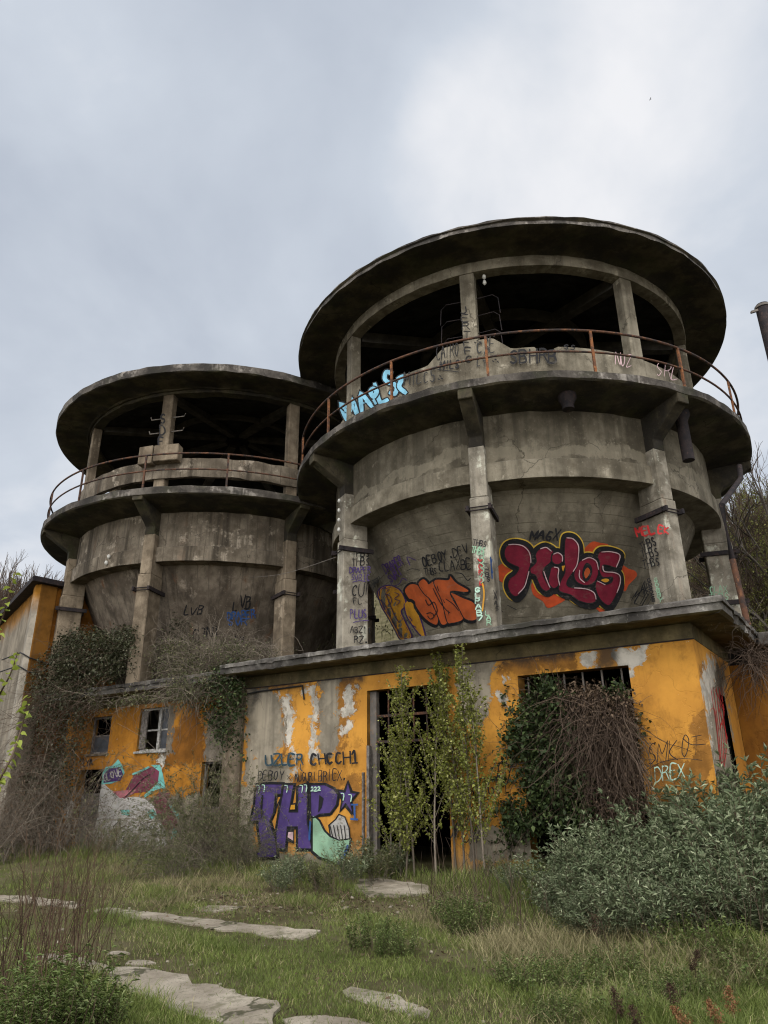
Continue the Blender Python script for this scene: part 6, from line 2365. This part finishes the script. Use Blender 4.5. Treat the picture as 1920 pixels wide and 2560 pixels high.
# sprays of young leaves reaching in from the left, near the camera
YN = 3.3
base = np.array([-2.55, YN, float(gz(-2.55, YN))])
t = thing('young_sapling', 'near sapling with lime green young leaves reaching in at the left edge', 'sapling', base)
K6 = 260 / 719
r = np.random.default_rng(41)
st, rd, LP, LD, LL = [], [], [], [], []
for pl, nn in ((((-160, 2000), (-40, 1850), (60, 1680), (110, 1560), (150, 1430), (185, 1290), (195, 1210)), 32), (((-200, 1100), (-80, 860), (10, 690), (50, 560), (80, 450), (110, 350)), 22), (((-160, 1500), (-60, 1340), (0, 1200), (60, 1090), (100, 990), (120, 915)), 20), (((-150, 2150), (-80, 1950), (-20, 1800), (0, 1790)), 8), (((-200, 1000), (-90, 800), (-20, 760), (5, 830)), 8)):
    c = np.array([at_y(0 + x * K6, 1300 + y * K6, YN + .05 * math.sin(y * .01)) for x, y in pl])
    c = np.array(catmull(c, 5))
    st.append(c)
    rd.append(.006)
    f = np.linspace(.12, 1, nn)
    pp, dd = along(c, f)
    LP.append(pp)
    sd_ = np.where(np.arange(nn) % 2 == 0, 1, -1)[:, None]
    LD.append(dd * .5 + np.array([1, 0, 0]) * sd_ * .8 + r.normal(0, .35, (nn, 3)) + [0, 0, -.35])
    LL.append(r.uniform(.022, .045, nn))
tr_ = np.array([base, base + [-.05, 0, .8], base + [0, .02, 1.7], base + [.05, 0, 2.6]])
st.append(np.array(catmull(tr_, 6)))
rd.append(.014)
P_, D_, L_ = np.concatenate(LP), np.concatenate(LD), np.concatenate(LL)
geo_obj('foliage', leaves(P_, D_, L_, L_ * .8, r, fold=.1, droop=.35, broad=True), 'lime_leaf', t)
geo_obj('stem', tubes(st, rd, 5, r), 'twig_brown', t)
# a green spray poking in at the far left edge higher up, and a red scrap of cloth
# ------------------------------------------------------------------ trees on the slope
def bare_tree(seed, h=10.0, leafy=0, levels=5, spread=.55):
    r = np.random.default_rng(seed)
    big, bigr, fine, finer, tips = [], [], [], [], []

    def grow(p, d, L, rad, lv):
        n = 7 if lv == 0 else 5
        c = bent(p, d, L, n, r, droop=-.12 if lv else 0, wob=.07 if lv == 0 else .13)
        if rad > .018:
            big.append(c)
            bigr.append(np.linspace(rad, rad * .6, n))
        else:
            fine.append(c)
            finer.append(np.linspace(rad, rad * .5, n))
        if lv >= levels:
            tips.append(c)
            return
        k = 5 if lv == 0 else (4 if lv < 3 else 3)
        for i in range(k):
            f = r.uniform(.35, 1.0) if lv else r.uniform(.3, 1.0)
            q, d0 = along(c, [f])
            nd = d0[0] + unit(r.normal(0, 1, 3)) * spread * (1.2 if lv == 0 else 1.0) + [0, 0, .12]
            grow(q[0], nd, L * r.uniform(.5, .72), max(rad * r.uniform(.42, .6), .006), lv + 1)
        grow(c[-1], d + r.normal(0, .15, 3), L * .62, max(rad * .6, .006), lv + 1)

    grow(np.zeros(3), np.array([r.normal(0, .06), r.normal(0, .06), 1.0]), h * .42, h * .014, 0)
    tr = tubes(big, bigr, 5, r)
    cr = tubes(fine, finer, 3, r)
    lf = None
    if leafy:
        T = np.concatenate([along(c, r.uniform(.2, 1, leafy))[0] for c in tips])
        L_ = r.uniform(.05, .11, len(T))
        lf = leaves(T + r.normal(0, .05, T.shape), r.normal(0, 1, T.shape), L_, L_ * .6, r, broad=False)
    return tr, cr, lf


tp = []
for k in range(3):
    tr, cr, lf = bare_tree(400 + k)
    t = thing('bare_tree', 'b', 'tree', (0, 0, 0), 'bare trees behind the buildings')
    geo_obj('trunk', tr, 'bark', t)
    geo_obj('crown', cr, 'twig_brown', t)
    tp.append(t)
lp = []
for k in range(2):
    tr, cr, lf = bare_tree(420 + k, leafy=4)
    t = thing('budding_tree', 'b', 'tree', (0, 0, 0), 'budding trees on the right slope')
    geo_obj('trunk', tr, 'bark', t)
    geo_obj('crown', cat_geo([(lf[0], lf[1], lf[2])]), 'bud_leaf', t)
    geo_obj('branch', cr, 'twig_brown', t)
    lp.append(t)


def tree_rows(protos, lst, lab, seed):
    r_ = random.Random(seed)
    used = [False] * len(protos)
    for i, ((x, yt, Y), l) in enumerate(zip(lst, lab)):
        p = at_y(x, yt, Y)
        z0 = float(gz(p[0], p[1])) - .1
        sc = max(.3, (p[2] - z0) / 10.6)
        j = i % len(protos)
        if not used[j]:
            used[j] = True
            o = protos[j]
            o.location = (p[0], p[1], z0)
            o.rotation_euler = (0, 0, r_.uniform(0, 6))
            o.scale = (sc, sc, sc)
            o['label'] = l
        else:
            copy_tree(protos[j], (p[0], p[1], z0), r_.uniform(0, 6), sc, l)


xs = [-60, -35, -10, 12, 30, 48, 66, 82, 98, 112, 128, 142, 158, 175, 195]
ys = [1400, 1390, 1410, 1385, 1370, 1392, 1378, 1362, 1385, 1368, 1392, 1380, 1400, 1410, 1420]
Ys = [44, 52, 40, 48, 43, 55, 41, 50, 45, 54, 42, 49, 44, 52, 47]
tree_rows(tp, list(zip(xs, ys, Ys)), ['bare leafless tree behind the corner building, %s' % ORD[i] for i in range(15)], 1)
# second set standing on the right slope
tp2 = []
for k in range(2):
    tr, cr, lf = bare_tree(440 + k, spread=.62)
    t = thing('bare_tree', 'b', 'tree', (0, 0, 0), 'bare trees on the right slope')
    geo_obj('trunk', tr, 'bark', t)
    geo_obj('crown', cr, 'twig_brown', t)
    tp2.append(t)
xs = [1790, 1825, 1850, 1872, 1885, 1900, 1925, 1945, 1770]
ys = [1250, 1190, 1140, 1100, 1160, 1120, 1105, 1150, 1380]
Ys = [31, 34, 30, 27, 25, 33, 28, 31, 29]
tree_rows(tp2, list(zip(xs, ys, Ys)), ['bare dark tree on the slope behind the right tower, %s' % ORD[i] for i in range(9)], 2)
xs = [1800, 1840, 1862, 1890, 1915, 1940, 1905]
ys = [1330, 1290, 1255, 1190, 1160, 1140, 1330]
Ys = [30, 29, 31, 32, 29, 30, 26]
tree_rows(lp, list(zip(xs, ys, Ys)), ['budding greenish tree on the right slope, %s' % ORD[i] for i in range(7)], 3)

# undergrowth on the slope: one mass nobody could count
r = np.random.default_rng(500)
n = 5200
q = r.uniform(23.5, 42, n)
s_ = r.uniform(-18, 26, n)
Pq = np.stack([-WN[0] * q * -1 * -1 + WD[0] * s_, -WN[1] * q + WD[1] * s_], 1)
Z = gz(Pq[:, 0], Pq[:, 1])
C_ = np.stack([Pq[:, 0], Pq[:, 1], Z], 1)
per = 16
hh = r.uniform(.4, 1.6, n)
Pp = np.repeat(C_, per, 0) + r.normal(0, .35, (n * per, 3)) * [1, 1, 0] + np.stack([np.zeros(n * per), np.zeros(n * per), r.random(n * per) * np.repeat(hh, per)], 1)
L_ = r.uniform(.10, .22, n * per)
M['undergrowth'] = leafm('slope undergrowth', (0.075, 0.07, 0.030), (0.16, 0.14, 0.065), (0.20, 0.20, 0.06), .8, .15, .5)
o = geo_obj('undergrowth', leaves(Pp, r.normal(0, 1, (n * per, 3)) + [0, 0, .3], L_, L_ * .5, r), 'undergrowth')
tag(o, 'brownish green undergrowth covering the slope behind the towers', 'undergrowth', None, 'stuff')

# yellow-green shrub in front of the retaining wall
lf, st = arching_bush(600, 1.6, .5, 34, 10, (.05, .09))
g = at_y(1905, 1620, 19.2)
make_plant('lime_shrub', 'bright yellow green shrub before the pale retaining wall', 'shrub', (g[0], g[1], 4.2), lf, st, 'bud_leaf', 'twig_brown')
lf, st = arching_bush(601, 1.3, .5, 24, 9, (.05, .09))
g = at_y(1945, 1600, 18.2)
make_plant('lime_shrub', 'small yellow green shrub on the annex roof at the right edge', 'shrub', (g[0], g[1], 4.2), lf, st, 'bud_leaf', 'twig_brown')
# brush seen between the columns behind the right tower
for (x, y, Y, hh), l in zip([(940, 1560, 24.5, 2.6), (985, 1590, 25.5, 2.2), (1745, 1540, 21, 3.2), (1725, 1560, 22, 2.6)], ['olive brush behind the tower seen left of the orange letters', 'low brush behind the ochre letters', 'brush behind the tower between its right columns', 'lower brush right of the marked column']):
    lf, st = arching_bush(610 + int(x), hh, .8, 36, 9, (.05, .09))
    g = at_y(x, y, Y)
    make_plant('olive_bush', l, 'bush', (g[0], g[1], float(gz(g[0], g[1]))), lf, st, 'bush_leaf', 'twig_grey', 'brush behind the right tower').scale = (1, 1, max(1, g[2] / hh))

# ------------------------------------------------------------------ grass
def grass_mesh():
    r = np.random.default_rng(900)
    n1 = 46000
    x = r.uniform(-120, 2040, n1)
    y = 2075 + (2640 - 2075) * r.random(n1) ** 0.9
    X, Y = np.zeros(n1), np.zeros(n1)
    cr, sr = math.cos(ROLL), math.sin(ROLL)
    a, b = x - 960.0, 1280.0 - y
    u, v = (a * cr + b * sr) / FPX, (-a * sr + b * cr) / FPX
    c, s = math.cos(PITCH), math.sin(PITCH)
    dx, dy, dz = u, c - s * v, s + c * v
    k = (0.08 - H) / dz
    X, Y = dx * k, dy * k
    n2 = 26000
    X = np.concatenate([X, r.uniform(-14, 9, n2)])
    Y = np.concatenate([Y, r.uniform(3.2, 22, n2)])
    ok = Y < 24
    tt = (X * WN[0] + Y * WN[1]) + 12.2           # in front of the facade
    ss = X * WD[0] + Y * WD[1]
    ok &= (tt > 0.03) | ((ss < SJ) & (tt > T1 + .03)) | (ss > SR + .1)
    ok &= ~((ss < -20.2) & (tt < 0.5))
    for k_, poly in enumerate(PATH_POLY):
        ok &= ~(in_poly(X, Y, poly) & (r.random(len(X)) < (.6 if k_ in (5, 6) else .96)))
    X, Y, tt = X[ok], Y[ok], tt[ok]
    n = len(X)
    Z = gz(X, Y)
    # patchiness
    f = np.sin(X * 1.7 + 2 * np.sin(Y * .8)) * np.cos(Y * 1.9 + X * .6) + .6 * np.sin(X * 4.1 + Y * 3.3)
    tall = smooth(.3, 1.2, f) * .10
    wall_ = smooth(3.0, 0.6, tt) * .13
    right = smooth(1.0, 3.0, X) * smooth(5, 8.5, Y) * .16
    short = smooth(11.5, 9.5, Y) * smooth(2.2, .8, X)
    tall = tall * (1 - .6 * short)
    hgt = (.026 + .026 * r.random(n) + tall + wall_ + right) * r.uniform(.6, 1.25, n)
    thin = r.random(n) < (.30 + .70 * smooth(-.6, .5, f) + right)
    X, Y, Z, hgt, f, right = X[thin], Y[thin], Z[thin], hgt[thin], f[thin], right[thin]
    n = len(X)
    per = 6
    P_ = np.repeat(np.stack([X, Y, Z], 1), per, 0) + r.normal(0, .05, (n * per, 3)) * [1, 1, 0]
    D_ = r.normal(0, .42, (n * per, 3)) * [1, 1, 0] + [0, 0, 1]
    L_ = np.repeat(hgt, per) * r.uniform(.6, 1.3, n * per) * 1.25
    V, F, R = blades(P_, D_, L_, .0042 + .007 * L_, r)
    # straw-coloured blades where it is dry
    dry = np.repeat(smooth(.1, .9, np.sin(X * .9 + 1.2) * np.cos(Y * 1.1) + .5 * np.sin(X * 2.7 + Y)), per)
    Rb = R[::7]
    Rb = np.where(r.random(n * per) < .18 * dry + .05, .95, Rb * .84)
    return V, F, np.repeat(Rb, 7)


o = geo_obj('grass', grass_mesh(), 'grass')
tag(o, 'short patchy green grass over the forecourt', 'grass', None, 'stuff')
# straw-coloured tussocks
r = np.random.default_rng(910)
T_ = []
for (x, y, w, h, k) in ((1270, 2370, .5, .26, 120), (1450, 2390, .9, .34, 260), (1600, 2410, .9, .36, 220), (1330, 2400, .5, .24, 110), (1560, 2530, .6, .22, 110), (1440, 2550, .4, .2, 70), (1780, 2440, .8, .36, 160), (1890, 2450, .6, .42, 130), (350, 2230, .9, .22, 120), (440, 2260, .7, .16, 80), (700, 2260, .8, .16, 80), (1050, 2310, .7, .2, 80), (260, 2190, .9, .28, 120), (560, 2215, .9, .25, 110)):
    g = gp(x, min(y, 2630))
    nb = k * 5
    cx = np.repeat(r.normal(0, w * .5, (k, 2)), 5, 0)
    P_ = np.stack([g[0] + cx[:, 0], g[1] + cx[:, 1], np.full(nb, 0.0)], 1) + r.normal(0, .07, (nb, 3)) * [1, 1, 0]
    P_[:, 2] = gz(P_[:, 0], P_[:, 1])
    D_ = r.normal(0, .55, (nb, 3)) * [1, 1, 0] + [0, 0, 1]
    L_ = h * .85 * r.uniform(.4, 1.3, nb)
    T_.append(blades(P_, D_, L_, .005, r, .55))
o = geo_obj('dry_grass', cat_geo(T_), 'drygrass')
tag(o, 'straw coloured dry grass in tussocks', 'dry grass', None, 'stuff')
# fallen leaves and crumbs on the ground
n = 5000
x = np.concatenate([r.uniform(-6, 4, 2500), r.normal(0, 1, 2500) * 1.2 - 1.2])
y = np.concatenate([r.uniform(5, 14, 2500), r.normal(0, 1, 2500) * .8 + 11.8])
P_ = np.stack([x, y, gz(x, y) + .012], 1)
L_ = r.uniform(.025, .06, n)
o = geo_obj('leaf_litter', leaves(P_, r.normal(0, 1, (n, 3)) * [1, 1, .25], L_, L_ * .5, r), 'dry_leaf')
tag(o, 'brown dead leaves scattered over the ground by the doorstep', 'leaf litter', None, 'stuff')

# crumbled stones and plaster bits
r = np.random.default_rng(950)
n = 460
sx = np.concatenate([r.normal(0, 1, 220) * 1.6 - .6, r.uniform(-6, 3, 240)])
sy = np.concatenate([r.normal(0, 1, 220) * 1.1 + 12.0, r.uniform(5.5, 13, 240)])
base_v = np.array([(-1, -1, -.3), (1, -1, -.3), (1, 1, -.3), (-1, 1, -.3), (-.7, -.6, .6), (.6, -.7, .7), (.7, .6, .5), (-.6, .7, .7)])
base_f = np.array([(0, 3, 2, 1), (4, 5, 6, 7), (0, 1, 5, 4), (1, 2, 6, 5), (2, 3, 7, 6), (3, 0, 4, 7)])
sz = r.uniform(.005, .02, n) * np.where(r.random(n) < .05, 2.0, 1)
Vs = (base_v[None] + r.normal(0, .22, (n, 8, 3))) * sz[:, None, None] * r.uniform(.6, 1.3, (n, 1, 3))
an = r.uniform(0, 6.28, n)
ca, sa = np.cos(an)[:, None], np.sin(an)[:, None]
Vs = np.stack([Vs[..., 0] * ca - Vs[..., 1] * sa, Vs[..., 0] * sa + Vs[..., 1] * ca, Vs[..., 2]], -1)
Vs += np.stack([sx, sy, gz(sx, sy) + .008], 1)[:, None, :]
Fs = (base_f[None] + (np.arange(n) * 8)[:, None, None]).reshape(-1, 4)
o = geo_obj('rubble', (Vs.reshape(-1, 3), Fs, np.repeat(r.random(n), 8)), 'stone')
tag(o, 'pale crumbs of stone and plaster strewn over the forecourt', 'rubble', None, 'stuff')

# ------------------------------------------------------------------ overhead wire, bird
wb = np.array([at_y(840, 1393, 16.9), at_y(600, 1445, 21.0)])
mid = (wb[0] + wb[1]) / 2 - [0, 0, .15]
m = MB()
m.tube(catmull([wb[0], mid, wb[1]], 6), .008, 5)
w_ = m.build('wire', 'greymetal')
tag(w_, 'thin slack wire strung across the dark gap between the towers', 'wire')
bp = at_y(1626, 248, 95.0)
B = thing('bird', 'tiny dark bird flying high in the cloudy sky', 'bird', bp)
m = MB()
m.tube([bp + [-.17, 0, 0], bp + [-.10, 0, .02], bp + [0, 0, .03], bp + [.10, 0, .02], bp + [.16, 0, .03], bp + [.20, 0, .02]], [.012, .03, .05, .045, .03, .006], 8)
m.build('body', 'cable', B, smoothang=60)
for sg in (-1, 1):
    m = MB()
    m.add([bp + [-.03, .02 * sg, .05], bp + [.08, .02 * sg, .05], bp + [.05, .20 * sg, .14], bp + [-.02, .40 * sg, .10], bp + [-.06, .20 * sg, .13]] + [bp + [-.03, .02 * sg, .035], bp + [.08, .02 * sg, .035], bp + [.05, .20 * sg, .125], bp + [-.02, .40 * sg, .09], bp + [-.06, .20 * sg, .115]],
          [(0, 1, 2, 3, 4), (9, 8, 7, 6, 5)] + [(i, (i + 1) % 5, 5 + (i + 1) % 5, 5 + i) for i in range(5)])
    m.build('wing', 'cable', B)
